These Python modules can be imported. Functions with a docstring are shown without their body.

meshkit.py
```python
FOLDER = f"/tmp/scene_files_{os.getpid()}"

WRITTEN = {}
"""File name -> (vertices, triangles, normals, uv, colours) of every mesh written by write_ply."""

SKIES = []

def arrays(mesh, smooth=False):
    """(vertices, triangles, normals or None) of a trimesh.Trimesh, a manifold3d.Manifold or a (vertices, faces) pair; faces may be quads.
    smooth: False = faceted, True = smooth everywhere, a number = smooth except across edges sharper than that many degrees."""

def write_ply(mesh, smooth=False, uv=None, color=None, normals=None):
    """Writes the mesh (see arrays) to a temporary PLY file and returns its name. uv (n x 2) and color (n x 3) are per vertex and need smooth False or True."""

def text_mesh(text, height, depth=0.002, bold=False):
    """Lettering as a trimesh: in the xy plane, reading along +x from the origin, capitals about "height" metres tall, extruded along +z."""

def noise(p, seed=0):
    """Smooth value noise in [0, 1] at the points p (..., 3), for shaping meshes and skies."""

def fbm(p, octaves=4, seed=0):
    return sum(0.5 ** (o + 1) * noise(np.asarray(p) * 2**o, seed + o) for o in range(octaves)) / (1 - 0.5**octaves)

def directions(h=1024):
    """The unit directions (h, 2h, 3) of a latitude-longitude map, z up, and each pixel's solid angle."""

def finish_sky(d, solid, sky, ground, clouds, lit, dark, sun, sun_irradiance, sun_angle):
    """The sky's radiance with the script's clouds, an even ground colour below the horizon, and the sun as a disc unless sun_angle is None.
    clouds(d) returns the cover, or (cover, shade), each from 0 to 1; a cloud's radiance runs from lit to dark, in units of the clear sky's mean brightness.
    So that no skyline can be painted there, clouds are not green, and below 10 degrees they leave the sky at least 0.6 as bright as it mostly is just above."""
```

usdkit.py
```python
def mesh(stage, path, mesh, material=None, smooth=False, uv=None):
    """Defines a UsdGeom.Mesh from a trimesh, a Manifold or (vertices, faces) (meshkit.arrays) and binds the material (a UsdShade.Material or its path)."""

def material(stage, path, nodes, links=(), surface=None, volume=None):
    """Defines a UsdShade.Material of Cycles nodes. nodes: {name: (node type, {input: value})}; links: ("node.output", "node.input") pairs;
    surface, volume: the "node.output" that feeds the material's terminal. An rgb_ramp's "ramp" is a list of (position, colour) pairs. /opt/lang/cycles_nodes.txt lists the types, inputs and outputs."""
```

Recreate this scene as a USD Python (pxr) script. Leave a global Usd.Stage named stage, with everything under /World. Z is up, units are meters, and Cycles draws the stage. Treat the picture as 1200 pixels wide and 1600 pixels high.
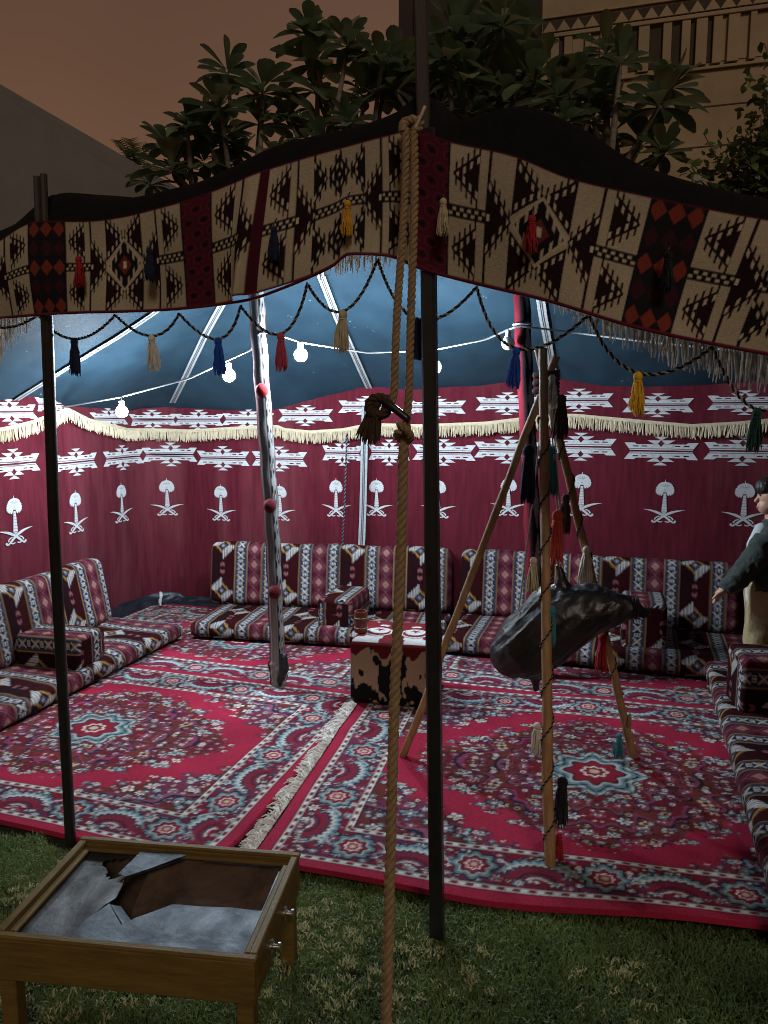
import math, numpy as np, trimesh, shapely, usdkit, meshkit
import manifold3d as m3
import shapely.affinity
from shapely.geometry import Polygon, LineString, Point
from shapely.ops import unary_union
from pxr import Usd, UsdGeom, UsdLux, UsdShade, Gf, Sdf, Vt
PI = math.pi
stage = Usd.Stage.CreateInMemory()
UsdGeom.SetStageUpAxis(stage, UsdGeom.Tokens.z); UsdGeom.SetStageMetersPerUnit(stage, 1.0)
UsdGeom.Xform.Define(stage, '/World'); UsdGeom.Scope.Define(stage, '/World/Looks')

# ---------------------------------------------------------------- camera, sky, street glow
cam = UsdGeom.Camera.Define(stage, '/World/camera')
cam.AddTranslateOp().Set(Gf.Vec3d(0, 0, 1.6)); cam.AddRotateZOp().Set(17.0); cam.AddRotateXOp().Set(90 - 7.6)
cam.CreateFocalLengthAttr(24.02); cam.CreateHorizontalApertureAttr(24.0); cam.CreateVerticalApertureAttr(32.0)
cam.CreateClippingRangeAttr(Gf.Vec2f(0.05, 2000)); cam.CreateExposureAttr(0.0)
SUN_EL, SUN_AZ = math.radians(38), math.radians(152)        # the town's sodium glow comes from behind the camera, right
dome = UsdLux.DomeLight.Define(stage, '/World/sky'); dome.CreateIntensityAttr(1.0)
dome.GetPrim().SetCustomDataByKey('kind', 'structure')
sky_mat = usdkit.material(stage, '/World/Looks/night_sky', {
    'tc': ('texture_coordinate', {}), 'sep': ('separate_xyz', {}),
    'ramp': ('rgb_ramp', {'ramp': [(0.0, (1.5, .76, .44)), (0.5, (1.5, .76, .44)), (0.64, (1.45, .74, .44)), (0.74, (1.02, .55, .36)), (0.84, (.64, .37, .27)), (1.0, (.40, .25, .195))]}),
    'mr': ('map_range', {'from_min': -1.0, 'from_max': 1.0, 'to_min': 0.0, 'to_max': 1.0}),
    'sky': ('sky_texture', {'sky_type': 'single_scattering', 'sun_disc': False, 'sun_elevation': math.radians(-5.0), 'sun_rotation': SUN_AZ}),
    'add': ('mix_color', {'blend_type': 'add', 'fac': 0.02, 'use_clamp': False}),
    'n': ('noise_texture', {'scale': 2.2, 'detail': 3.0}), 'nr': ('map_range', {'from_min': 0.3, 'from_max': 0.7, 'to_min': 0.9, 'to_max': 1.08}),
    'mul': ('mix_color', {'blend_type': 'multiply', 'fac': 1.0, 'use_clamp': False}), 'cc': ('combine_xyz', {}),
    'bg': ('background_shader', {'strength': 0.1})},
    [('tc.generated', 'sep.vector'), ('sep.z', 'mr.value'), ('mr.result', 'ramp.fac'), ('ramp.color', 'add.a'), ('sky.color', 'add.b'),
     ('tc.generated', 'n.vector'), ('n.fac', 'nr.value'), ('nr.result', 'cc.x'), ('nr.result', 'cc.y'), ('nr.result', 'cc.z'),
     ('add.result', 'mul.a'), ('cc.vector', 'mul.b'), ('mul.result', 'bg.color')], surface='bg.background')
UsdShade.MaterialBindingAPI.Apply(dome.GetPrim()).Bind(sky_mat)
sun = UsdLux.DistantLight.Define(stage, '/World/street_glow')
sun.CreateIntensityAttr(0.17); sun.CreateAngleAttr(14.0); sun.CreateNormalizeAttr(True); sun.CreateColorAttr(Gf.Vec3f(1.0, .86, .70))
_sd = Gf.Vec3d(math.sin(SUN_AZ) * math.cos(SUN_EL), math.cos(SUN_AZ) * math.cos(SUN_EL), math.sin(SUN_EL))
sun.AddTransformOp().Set(Gf.Matrix4d().SetRotate(Gf.Rotation(Gf.Vec3d(0, 0, 1), _sd)))
BULB = 1220.0

# ---------------------------------------------------------------- helpers
rng = np.random.default_rng(7)
used = {}
def numbered(parent, name):
    k = (parent, name); n = used.get(k, 0); used[k] = n + 1
    return name if n == 0 else f'{name}_{n:03d}'
def ppath(parent): return '/World' if parent is None else str(parent.GetPath())
def tag(p, label=None, cat=None, group=None, kind=None):
    for k, v in (('label', label), ('category', cat), ('group', group), ('kind', kind)):
        if v: p.SetCustomDataByKey(k, v)
    return p
def thing(name, label, cat, loc=None, rz=0, group=None):
    x = UsdGeom.Xform.Define(stage, '/World/' + numbered('/World', name))
    if loc is not None: x.AddTranslateOp().Set(Gf.Vec3d(*map(float, loc)))
    if rz: x.AddRotateZOp().Set(float(rz))
    return tag(x.GetPrim(), label, cat, group)
def obj(name, mesh, mat, parent=None, smooth=False, cd=None, **k):
    pp = ppath(parent); path = pp + '/' + numbered(pp, name)
    m = usdkit.mesh(stage, path, mesh, mat, smooth=smooth)
    m.CreateDoubleSidedAttr(True)
    if cd is not None:
        UsdGeom.PrimvarsAPI(m).CreatePrimvar('Cd', Sdf.ValueTypeNames.Color3fArray, 'vertex').Set(Vt.Vec3fArray.FromNumpy(np.ascontiguousarray(cd, np.float32)))
    return tag(m.GetPrim(), **k)
def join(parts):
    vs, fs, n = [], [], 0
    for v, f in parts:
        f = np.asarray(f)
        if f.shape[1] == 4: f = np.vstack([f[:, [0, 1, 2]], f[:, [0, 2, 3]]])
        vs.append(np.asarray(v, float)); fs.append(f + n); n += len(v)
    return np.vstack(vs), np.vstack(fs)
def tm(m): return np.array(m.vertices), np.array(m.faces)
def box(c, s, r=0.0, rz=0.0):
    s = np.asarray(s, float)
    if r > 0:
        a = s / 2 - r
        pts = []
        for sx in (-1, 1):
            for sy in (-1, 1):
                for sz in (-1, 1):
                    q = np.array([sx, sy, sz]) * a
                    for ax in range(3):
                        d = np.zeros(3); d[ax] = [sx, sy, sz][ax] * r; pts.append(q + d)
                    pts.append(q + np.array([sx, sy, sz]) * r * .6)
        m = trimesh.Trimesh(*[np.array(x) for x in (lambda h: (h.vertices, h.faces))(trimesh.convex.convex_hull(np.array(pts)))])
    else: m = trimesh.creation.box(s)
    v = np.array(m.vertices); c_, s_ = math.cos(rz), math.sin(rz)
    v = np.stack([v[:, 0] * c_ - v[:, 1] * s_, v[:, 0] * s_ + v[:, 1] * c_, v[:, 2]], 1)
    return v + np.asarray(c, float), np.array(m.faces)
def tube(pts, rad, sides=8, caps=True):
    p = np.asarray(pts, float); n = len(p); rad = np.broadcast_to(np.asarray(rad, float), (n,))
    t = np.gradient(p, axis=0); t /= np.maximum(np.linalg.norm(t, axis=1, keepdims=True), 1e-9)
    a = np.array([0, 0, 1.0]) if abs(t[0, 2]) < .9 else np.array([1.0, 0, 0])
    nx = np.cross(a, t[0]); nx /= np.linalg.norm(nx); N = [nx]
    for i in range(1, n):
        q = N[-1] - t[i] * np.dot(N[-1], t[i]); N.append(q / max(np.linalg.norm(q), 1e-9))
    N = np.array(N); B = np.cross(t, N); an = np.linspace(0, 2 * PI, sides, endpoint=False)
    v = (p[:, None] + rad[:, None, None] * (N[:, None] * np.cos(an)[None, :, None] + B[:, None] * np.sin(an)[None, :, None])).reshape(-1, 3)
    i, j = np.meshgrid(np.arange(n - 1), np.arange(sides), indexing='ij'); i, j = i.ravel(), j.ravel(); k = (j + 1) % sides
    f = np.stack([i * sides + j, i * sides + k, (i + 1) * sides + k, (i + 1) * sides + j], 1)
    f = np.vstack([f[:, [0, 1, 2]], f[:, [0, 2, 3]]])
    if caps:
        v = np.vstack([v, p[0], p[-1]]); j = np.arange(sides); k = (j + 1) % sides
        f = np.vstack([f, np.stack([np.full(sides, n * sides), k, j], 1), np.stack([np.full(sides, n * sides + 1), (n - 1) * sides + j, (n - 1) * sides + k], 1)])
    return v, f
def frames(p):
    t = np.gradient(p, axis=0); t /= np.maximum(np.linalg.norm(t, axis=1, keepdims=True), 1e-9)
    a = np.array([0, 0, 1.0]) if abs(t[0, 2]) < .9 else np.array([1.0, 0, 0])
    nx = np.cross(a, t[0]); nx /= np.linalg.norm(nx); N = [nx]
    for i in range(1, len(p)):
        q = N[-1] - t[i] * np.dot(N[-1], t[i]); N.append(q / max(np.linalg.norm(q), 1e-9))
    N = np.array(N); return N, np.cross(t, N)
def resample(pts, step):
    p = np.asarray(pts, float); d = np.r_[0, np.cumsum(np.linalg.norm(np.diff(p, axis=0), axis=1))]
    n = max(3, int(d[-1] / step) + 1); x = np.linspace(0, d[-1], n)
    return np.stack([np.interp(x, d, p[:, k]) for k in range(3)], 1), x
def spline(pts, n):
    from scipy.interpolate import CubicSpline
    p = np.asarray(pts, float); d = np.r_[0, np.cumsum(np.linalg.norm(np.diff(p, axis=0), axis=1))]
    return CubicSpline(d, p)(np.linspace(0, d[-1], n))
def twisted(pts, R, pitch, strands=3, sides=6, fuzz=0.0):
    """strands of a laid rope: a list of meshes"""
    p, x = resample(pts, pitch / 9); N, B = frames(p); out = []
    for k in range(strands):
        a = 2 * PI * (x / pitch + k / strands)
        c = p + R * .52 * (N * np.cos(a)[:, None] + B * np.sin(a)[:, None])
        out.append(tube(c, R * .52, sides))
    return out
def gridf(nu, nv):
    i, j = np.meshgrid(np.arange(nu - 1), np.arange(nv - 1), indexing='ij'); i, j = i.ravel(), j.ravel(); a = i * nv + j
    return np.vstack([np.stack([a, a + nv, a + nv + 1], 1), np.stack([a, a + nv + 1, a + 1], 1)])
def ss(fn, a, b, da, db):
    """colour of a print, averaged over a cell"""
    return sum(fn(a + dx * da, b + dy * db) for dx, dy in ((-.3, -.15), (.15, -.3), (.3, .15), (-.15, .3))) / 4
def mix(*cols): return np.array(cols, float)
_tab = np.random.default_rng(3).random((512, 12))
def hsh(i, j, k, seed=0): return _tab[(i * 73 + j * 151 + seed * 37 + (i * j) % 97) % 512, k]
def vn(x, y, seed=0):
    """smooth value noise 0..1"""
    ix, iy = np.floor(x).astype(int), np.floor(y).astype(int); fx, fy = x - ix, y - iy
    fx, fy = fx * fx * (3 - 2 * fx), fy * fy * (3 - 2 * fy)
    h = lambda a, b: hsh(a, b, 11, seed)
    return (h(ix, iy) * (1 - fx) + h(ix + 1, iy) * fx) * (1 - fy) + (h(ix, iy + 1) * (1 - fx) + h(ix + 1, iy + 1) * fx) * fy
def fb(x, y, seed=0): return (vn(x, y, seed) + .5 * vn(2.1 * x + 9, 2.1 * y, seed + 1) + .25 * vn(4.3 * x, 4.3 * y + 5, seed + 2)) / 1.75

# ---------------------------------------------------------------- materials
def M(name, nodes, links, surface='p.BSDF'): return usdkit.material(stage, '/World/Looks/' + name, nodes, links, surface=surface)
def plain(name, col, rough=.6, var=.25, scale=8.0, bump=.0, bscale=60.0, metallic=0.0, sheen=0.0, coat=0.0, spec=.5, stretch=(1, 1, 1), subs=0.0):
    c = np.array(col)
    n = {'tc': ('texture_coordinate', {}), 'mp': ('mapping', {'scale': tuple(stretch)}), 'n': ('noise_texture', {'scale': scale, 'detail': 5.0, 'roughness': .6}),
         'r': ('rgb_ramp', {'ramp': [(.25, tuple(c * (1 - var))), (.75, tuple(np.minimum(c * (1 + var), 1)))]}),
         'p': ('principled_bsdf', {'roughness': rough, 'metallic': metallic, 'sheen_weight': sheen, 'coat_weight': coat, 'specular_ior_level': spec})}
    l = [('tc.object', 'mp.vector'), ('mp.vector', 'n.vector'), ('n.fac', 'r.fac'), ('r.color', 'p.base_color')]
    if bump:
        n['b'] = ('noise_texture', {'scale': bscale, 'detail': 4.0}); n['bp'] = ('bump', {'strength': bump, 'distance': .01})
        l += [('mp.vector', 'b.vector'), ('b.fac', 'bp.height'), ('bp.normal', 'p.normal')]
    return M(name, n, l)
def printed(name, rough=.9, sheen=.0, bump=.35, bscale=260.0, var=.22, vscale=90.0, dirt=.25):
    """cloth whose flat print is the mesh's Cd primvar"""
    return M(name, {'a': ('attribute', {'attribute': 'Cd'}), 'tc': ('texture_coordinate', {}), 'n': ('noise_texture', {'scale': vscale, 'detail': 3.0}),
        'mr': ('map_range', {'from_min': .3, 'from_max': .7, 'to_min': 1 - var, 'to_max': 1 + var}), 'c': ('combine_xyz', {}),
        'n2': ('noise_texture', {'scale': 2.3, 'detail': 5.0}), 'mr2': ('map_range', {'from_min': .35, 'from_max': .65, 'to_min': 1 - dirt, 'to_max': 1.05}), 'mm': ('math', {'math_type': 'multiply'}),
        'm': ('mix_color', {'blend_type': 'multiply', 'fac': 1.0}), 'b': ('noise_texture', {'scale': bscale, 'detail': 2.0}), 'bp': ('bump', {'strength': bump, 'distance': .004}),
        'p': ('principled_bsdf', {'roughness': rough, 'sheen_weight': sheen, 'specular_ior_level': .12})},
        [('tc.object', 'n.vector'), ('tc.object', 'n2.vector'), ('n.fac', 'mr.value'), ('n2.fac', 'mr2.value'), ('mr.result', 'mm.value1'), ('mr2.result', 'mm.value2'),
         ('mm.value', 'c.x'), ('mm.value', 'c.y'), ('mm.value', 'c.z'), ('a.color', 'm.a'), ('c.vector', 'm.b'),
         ('m.result', 'p.base_color'), ('tc.object', 'b.vector'), ('b.fac', 'bp.height'), ('bp.normal', 'p.normal')])
rug_m = printed('rug_pile', rough=.95, var=.16, bump=.5, bscale=330.0, vscale=160.0)
sadu_m = printed('woven_upholstery', bump=.4, bscale=420.0, vscale=200.0, dirt=.18)
valance_m = printed('valance_weave', bump=.45, bscale=300.0, vscale=130.0, var=.10, dirt=.22)
cow_m = printed('hide_print_velvet', rough=.7, bump=.2, dirt=.15, var=.07)
cord_m = printed('two_tone_cord', rough=.8, bump=.3, bscale=900.0, dirt=.1)
iron_m = plain('painted_black_steel', (.012, .012, .014), rough=.32, var=.35, scale=30, bump=.06, bscale=90)
mast_m = plain('dull_brown_post', (.035, .028, .022), rough=.6, var=.3, scale=12, stretch=(8, 8, 1), bump=.2)
white_thread = plain('white_thread', (.50, .51, .52), rough=.9, var=.12, scale=60, bump=.4, bscale=300, sheen=.2)
cream_thread = plain('cream_thread', (.52, .44, .30), rough=.9, var=.2, scale=40, bump=.3, bscale=300, sheen=.2)
grey_thread = plain('grey_brown_thread', (.24, .20, .165), rough=.9, var=.35, scale=30, bump=.3, bscale=300)
rope_m = plain('manila_rope', (.34, .23, .12), rough=.85, var=.3, scale=60, bump=.7, bscale=420)
wood_m = plain('peeled_stick_wood', (.30, .17, .075), rough=.6, var=.35, scale=9, stretch=(6, 6, 1), bump=.35, bscale=40)
table_m = plain('honey_table_wood', (.135, .088, .026), rough=.5, var=.35, scale=7, stretch=(1.2, 10, 10), bump=.12, bscale=26, spec=.1)
table_m2 = plain('honey_table_wood_cross', (.135, .088, .026), rough=.5, var=.35, scale=7, stretch=(10, 1.2, 10), bump=.12, bscale=26, spec=.1)
chrome_m = plain('bright_metal_knob', (.75, .74, .7), rough=.25, metallic=1.0, var=.1)
tarp_m = plain('dark_plastic_tarp', (.009, .013, .018), rough=.4, var=.4, scale=9, bump=.5, bscale=14)
skin_m = plain('skin', (.42, .24, .16), rough=.5, var=.1, scale=20)
jacket_m = plain('olive_grey_cloth', (.022, .032, .027), rough=.85, var=.25, scale=14, bump=.4, bscale=240, sheen=.1)
pants_m = plain('khaki_cloth', (.34, .27, .14), rough=.85, var=.2, scale=9, bump=.4, bscale=240)
shirt_m = plain('pale_shirt_cloth', (.45, .48, .5), rough=.85, var=.15, scale=9)
hair_m = plain('dark_hair', (.012, .009, .008), rough=.45, var=.3, scale=40, bump=.6, bscale=140, stretch=(1, 1, .2))
cup_m = plain('brown_red_lacquer', (.17, .045, .03), rough=.35, var=.2, scale=14)
cup_band = plain('pale_brass_band', (.5, .38, .25), rough=.4, metallic=.6)
bulb_off = plain('unlit_white_globe', (.75, .77, .78), rough=.35, var=.03)
socket_m = plain('white_lamp_socket', (.6, .6, .6), rough=.4, var=.05)
cable_m = plain('pale_cable_sheath', (.42, .44, .45), rough=.45, var=.1)
stem_m = plain('pale_grey_bark', (.17, .15, .12), rough=.8, var=.35, scale=22, bump=.6, bscale=40)
soil_m = plain('lawn_soil', (.018, .020, .008), rough=.95, var=.5, scale=14, bump=.8, bscale=40)
canopy_m = plain('grey_canopy_cloth', (.15, .145, .135), rough=.8, var=.12, scale=1.2)
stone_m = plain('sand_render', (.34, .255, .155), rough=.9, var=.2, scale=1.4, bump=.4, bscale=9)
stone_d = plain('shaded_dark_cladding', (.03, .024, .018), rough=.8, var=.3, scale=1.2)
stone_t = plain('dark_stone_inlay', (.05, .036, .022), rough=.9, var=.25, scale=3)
def glow(name, col, s): return M(name, {'e': ('emission', {'color': col, 'strength': s})}, [], surface='e.emission')
bulb_on = glow('lit_bulb_glass', (.78, .90, 1.0), BULB)
wall_m = M('maroon_wall_cloth', {'tc': ('texture_coordinate', {}), 'mp': ('mapping', {'scale': (1, 1, .12)}), 'n': ('noise_texture', {'scale': 34.0, 'detail': 4.0}), 'n2': ('noise_texture', {'scale': 2.6, 'detail': 6.0, 'roughness': .65}),
    'r': ('rgb_ramp', {'ramp': [(.25, (.062, .005, .011)), (.75, (.112, .010, .022))]}), 'r2': ('rgb_ramp', {'ramp': [(.52, (0, 0, 0)), (.78, (.35, .35, .35))]}),
    'd': ('mix_color', {'blend_type': 'mix', 'b': (.30, .10, .11)}), 'w': ('noise_texture', {'scale': 300.0, 'detail': 2.0}), 'bp': ('bump', {'strength': .3, 'distance': .004}),
    'p': ('principled_bsdf', {'roughness': .9, 'sheen_weight': .06, 'specular_ior_level': .15})},
    [('tc.object', 'mp.vector'), ('mp.vector', 'n.vector'), ('mp.vector', 'n2.vector'), ('n.fac', 'r.fac'), ('n2.fac', 'r2.fac'), ('r.color', 'd.a'), ('r2.color', 'd.fac'),
     ('d.result', 'p.base_color'), ('tc.object', 'w.vector'), ('w.fac', 'bp.height'), ('bp.normal', 'p.normal')])
roof_out = plain('black_goat_hair_cloth', (.0045, .0045, .006), rough=.85, var=.4, scale=30, bump=.4, bscale=160, spec=.15)
roof_m = M('blue_black_lining', {'tc': ('texture_coordinate', {}), 'n': ('noise_texture', {'scale': 5.0, 'detail': 6.0}), 'r': ('rgb_ramp', {'ramp': [(.25, (.007, .024, .042)), (.75, (.015, .044, .068))]}),
    'v': ('noise_texture', {'scale': 26.0, 'detail': 1.0, 'distortion': 1.5}), 'vr': ('rgb_ramp', {'ramp': [(.80, (0, 0, 0)), (.83, (1, 1, 1))]}), 'd': ('mix_color', {'b': (.42, .44, .44)}),
    'w': ('wave_texture', {'scale': 60.0}) , 'bp': ('bump', {'strength': .25, 'distance': .004}), 'p': ('principled_bsdf', {'roughness': .75, 'specular_ior_level': .3})},
    [('tc.object', 'n.vector'), ('n.fac', 'r.fac'), ('tc.object', 'v.vector'), ('v.fac', 'vr.fac'), ('r.color', 'd.a'), ('vr.color', 'd.fac'), ('d.result', 'p.base_color'), ('n.fac', 'bp.height'), ('bp.normal', 'p.normal')])
leather_m = M('black_skin_leather', {'tc': ('texture_coordinate', {}), 'n': ('noise_texture', {'scale': 9.0, 'detail': 5.0, 'distortion': .6}), 'r': ('rgb_ramp', {'ramp': [(.3, (.006, .006, .007)), (.75, (.020, .017, .018))]}),
    'rr': ('rgb_ramp', {'ramp': [(.3, (.30, .30, .30)), (.75, (.58, .58, .58))]}), 'n2': ('noise_texture', {'scale': 15.0, 'detail': 3.0, 'distortion': .8}), 'bp': ('bump', {'strength': .55, 'distance': .012}), 'p': ('principled_bsdf', {'specular_ior_level': .6})},
    [('tc.object', 'n.vector'), ('n.fac', 'r.fac'), ('r.color', 'p.base_color'), ('n.fac', 'rr.fac'), ('rr.color', 'p.roughness'), ('tc.object', 'n2.vector'), ('n2.fac', 'bp.height'), ('bp.normal', 'p.normal')])
def metal_sheet(name, a, b, c, metal=.35, r0=.7, r1=.45):
    return M(name, {'tc': ('texture_coordinate', {}), 'n': ('noise_texture', {'scale': 7.0, 'detail': 8.0, 'roughness': .65, 'distortion': .4}), 'r': ('rgb_ramp', {'ramp': [(.28, a), (.47, b), (.62, c), (.8, tuple(np.array(c) * .55))]}),
        'rr': ('rgb_ramp', {'ramp': [(.3, (r0, r0, r0)), (.7, (r1, r1, r1))]}), 'bp': ('bump', {'strength': .35, 'distance': .01}), 'p': ('principled_bsdf', {'metallic': metal})},
        [('tc.object', 'n.vector'), ('n.fac', 'r.fac'), ('r.color', 'p.base_color'), ('n.fac', 'rr.fac'), ('rr.color', 'p.roughness'), ('n.fac', 'bp.height'), ('bp.normal', 'p.normal')])
sheet_m = metal_sheet('sooty_steel_sheet', (.014, .012, .011), (.052, .049, .047), (.10, .10, .104))
sheet_b = metal_sheet('blued_steel_sheet', (.010, .012, .017), (.036, .048, .064), (.082, .10, .12))
rust_m = metal_sheet('rusty_pan_wall', (.02, .013, .010), (.075, .045, .030), (.12, .075, .05), metal=0.0, r0=.9, r1=.75)
def leaf_mat(name, c1, c2, rough=.38):
    return M(name, {'oi': ('object_info', {}), 'g': ('geometry', {}), 'n': ('noise_texture', {'scale': 3.0, 'detail': 3.0}), 'r': ('rgb_ramp', {'ramp': [(.3, c1), (.7, c2)]}),
        'p': ('principled_bsdf', {'roughness': rough, 'specular_ior_level': .5}), 't': ('translucent_bsdf', {'color': tuple(np.array(c2) * 1.4)}), 'm': ('mix_closure', {'fac': .22})},
        [('g.position', 'n.vector'), ('n.fac', 'r.fac'), ('r.color', 'p.base_color'), ('p.BSDF', 'm.closure1'), ('t.BSDF', 'm.closure2')], surface='m.closure')
plum_m = leaf_mat('broad_leaf_green', (.08, .125, .065), (.16, .225, .13), rough=.27)
plum_y = leaf_mat('broad_leaf_olive', (.13, .14, .06), (.22, .23, .12), rough=.3)
small_m = leaf_mat('small_leaf_green', (.06, .09, .03), (.13, .17, .06))
grass_m = leaf_mat('grass_blade_green', (.045, .08, .022), (.155, .21, .065), rough=.6)
straw_m = leaf_mat('dry_straw', (.24, .24, .10), (.46, .44, .24), rough=.8)

# tassel colours
TC = {'red': (.30, .012, .02), 'rose': (.42, .06, .11), 'coral': (.48, .06, .045), 'navy': (.010, .014, .045), 'blue': (.012, .07, .40), 'white': (.60, .57, .50), 'cream': (.48, .40, .27), 'gold': (.60, .30, .03),
      'yellow': (.72, .43, .03), 'teal': (.03, .17, .21), 'green': (.012, .05, .045), 'brown': (.06, .035, .022), 'tan': (.30, .20, .11), 'black': (.008, .008, .012), 'maroon': (.11, .008, .016)}
tas_m = {k: plain(k + '_wool', c, rough=.9, var=.25, scale=50, bump=.4, bscale=320, sheen=.08, spec=.2) for k, c in TC.items()}

# ---------------------------------------------------------------- textile prints (linear colours)
W_ = np.array((.60, .60, .60)); CR = np.array((.50, .42, .30)); BK = np.array((.010, .008, .010)); MR = np.array((.085, .006, .012)); DM = np.array((.028, .005, .008))
GD = np.array((.42, .26, .09)); NV = np.array((.018, .020, .045)); GB = np.array((.10, .11, .15)); PK = np.array((.36, .15, .16)); PU = np.array((.16, .03, .07))
def put(c, m, col): c[m] = col
def xstripe(c, a, b):
    """a from 0 to .1 across the stripe"""
    m = (a >= 0) & (a < .1); put(c, m, GB)
    hatch = ((np.floor(b / .006) + np.floor(a / .007)) % 2 == 0)
    put(c, m & hatch, NV * 1.4)
    put(c, m & ((a < .006) | (a > .094)), GD)
    x = a - .05; k = m & (np.abs(x) < .027); put(c, k, NV)
    y = (b % .085) - .032
    put(c, k & (np.abs(np.abs(x) - np.abs(y)) < .0065) & (np.abs(y) < .025), W_)
    y2 = np.abs(np.abs((b % .085) - .0745) - 0)
    put(c, k & (y2 < .012) & (np.abs(x) < .019) & ((np.abs(x) < .005) | (y2 > .007) | (np.abs(np.abs(x) - .016) < .004)), W_)
    put(c, k & (np.abs(y) < .006) & (np.abs(np.abs(x) - .017) < .006), GD)
def sadu(a, b): return sadu_(a, b) ** np.array((1.12, 1.14, 1.12)) * .74
def sadu_(a, b):
    shp = np.broadcast(a, b).shape; a = np.broadcast_to(a, shp) % .5; b = np.broadcast_to(b, shp)
    c = np.empty(shp + (3,)); c[:] = MR
    # broad dark panel with stepped diamonds
    m = a < .19; put(c, m, np.where((np.sin(a * 33) > .2)[..., None], DM, MR * .55)[m])
    x = a - .095; y = (b + .125) % .34 - .17
    qx, qy = np.round(x / .006) * .006, np.round(y / .006) * .006; d = np.abs(qx) + np.abs(qy)
    opp = x * y > 0
    put(c, m & (d < .040), DM); put(c, m & (d < .058) & (d > .047), GD); put(c, m & ~opp & (d > .058) & (d < .072) & ((x / .012) % 1 < .5), GD)
    put(c, m & opp & (d > .040) & (d < .105) & (np.abs(x) < .085) & ((x / .015) % 1 < .68), W_); put(c, m & (d < .026), GB); put(c, m & (d < .012), W_); put(c, m & (d < .005), NV)
    for s in (-1, 1):
        yy = ((b + .125) % .34 - .34 * (s > 0)) * 1.0
    yc = np.abs((b + .125 + .17) % .34 - .17) if False else np.abs(((b + .125) % .34) - 0)
    yc = np.minimum((b + .125) % .34, .34 - (b + .125) % .34)
    put(c, m & (np.abs(x) < .016) & (np.abs(yc - .035 + np.abs(x) * .9) < .012) & (np.abs(x) > .002), PK)
    xstripe(c, a - .19, b); xstripe(c, a - .40, b)
    # lozenge stripe
    m = (a >= .29) & (a < .40); x = a - .345; y = (b % .115) - .0575
    put(c, m, MR * 1.3); d = np.abs(x) * 1.15 + np.abs(y)
    put(c, m & (np.abs(d - .058) < .004), PK * .75); put(c, m & (np.abs(d - .068) < .003), NV * 1.5)
    put(c, m & (d < .05) & (d > .044), PU * 1.2); put(c, m & (d < .036), PK); put(c, m & (d < .022), CR * .8); put(c, m & (d < .013), PK * 1.1)
    put(c, m & (d > .075), PU); put(c, m & (d > .088), MR)
    put(c, m & ((np.abs(x) > .050)), PU * .6)
    return c
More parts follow.
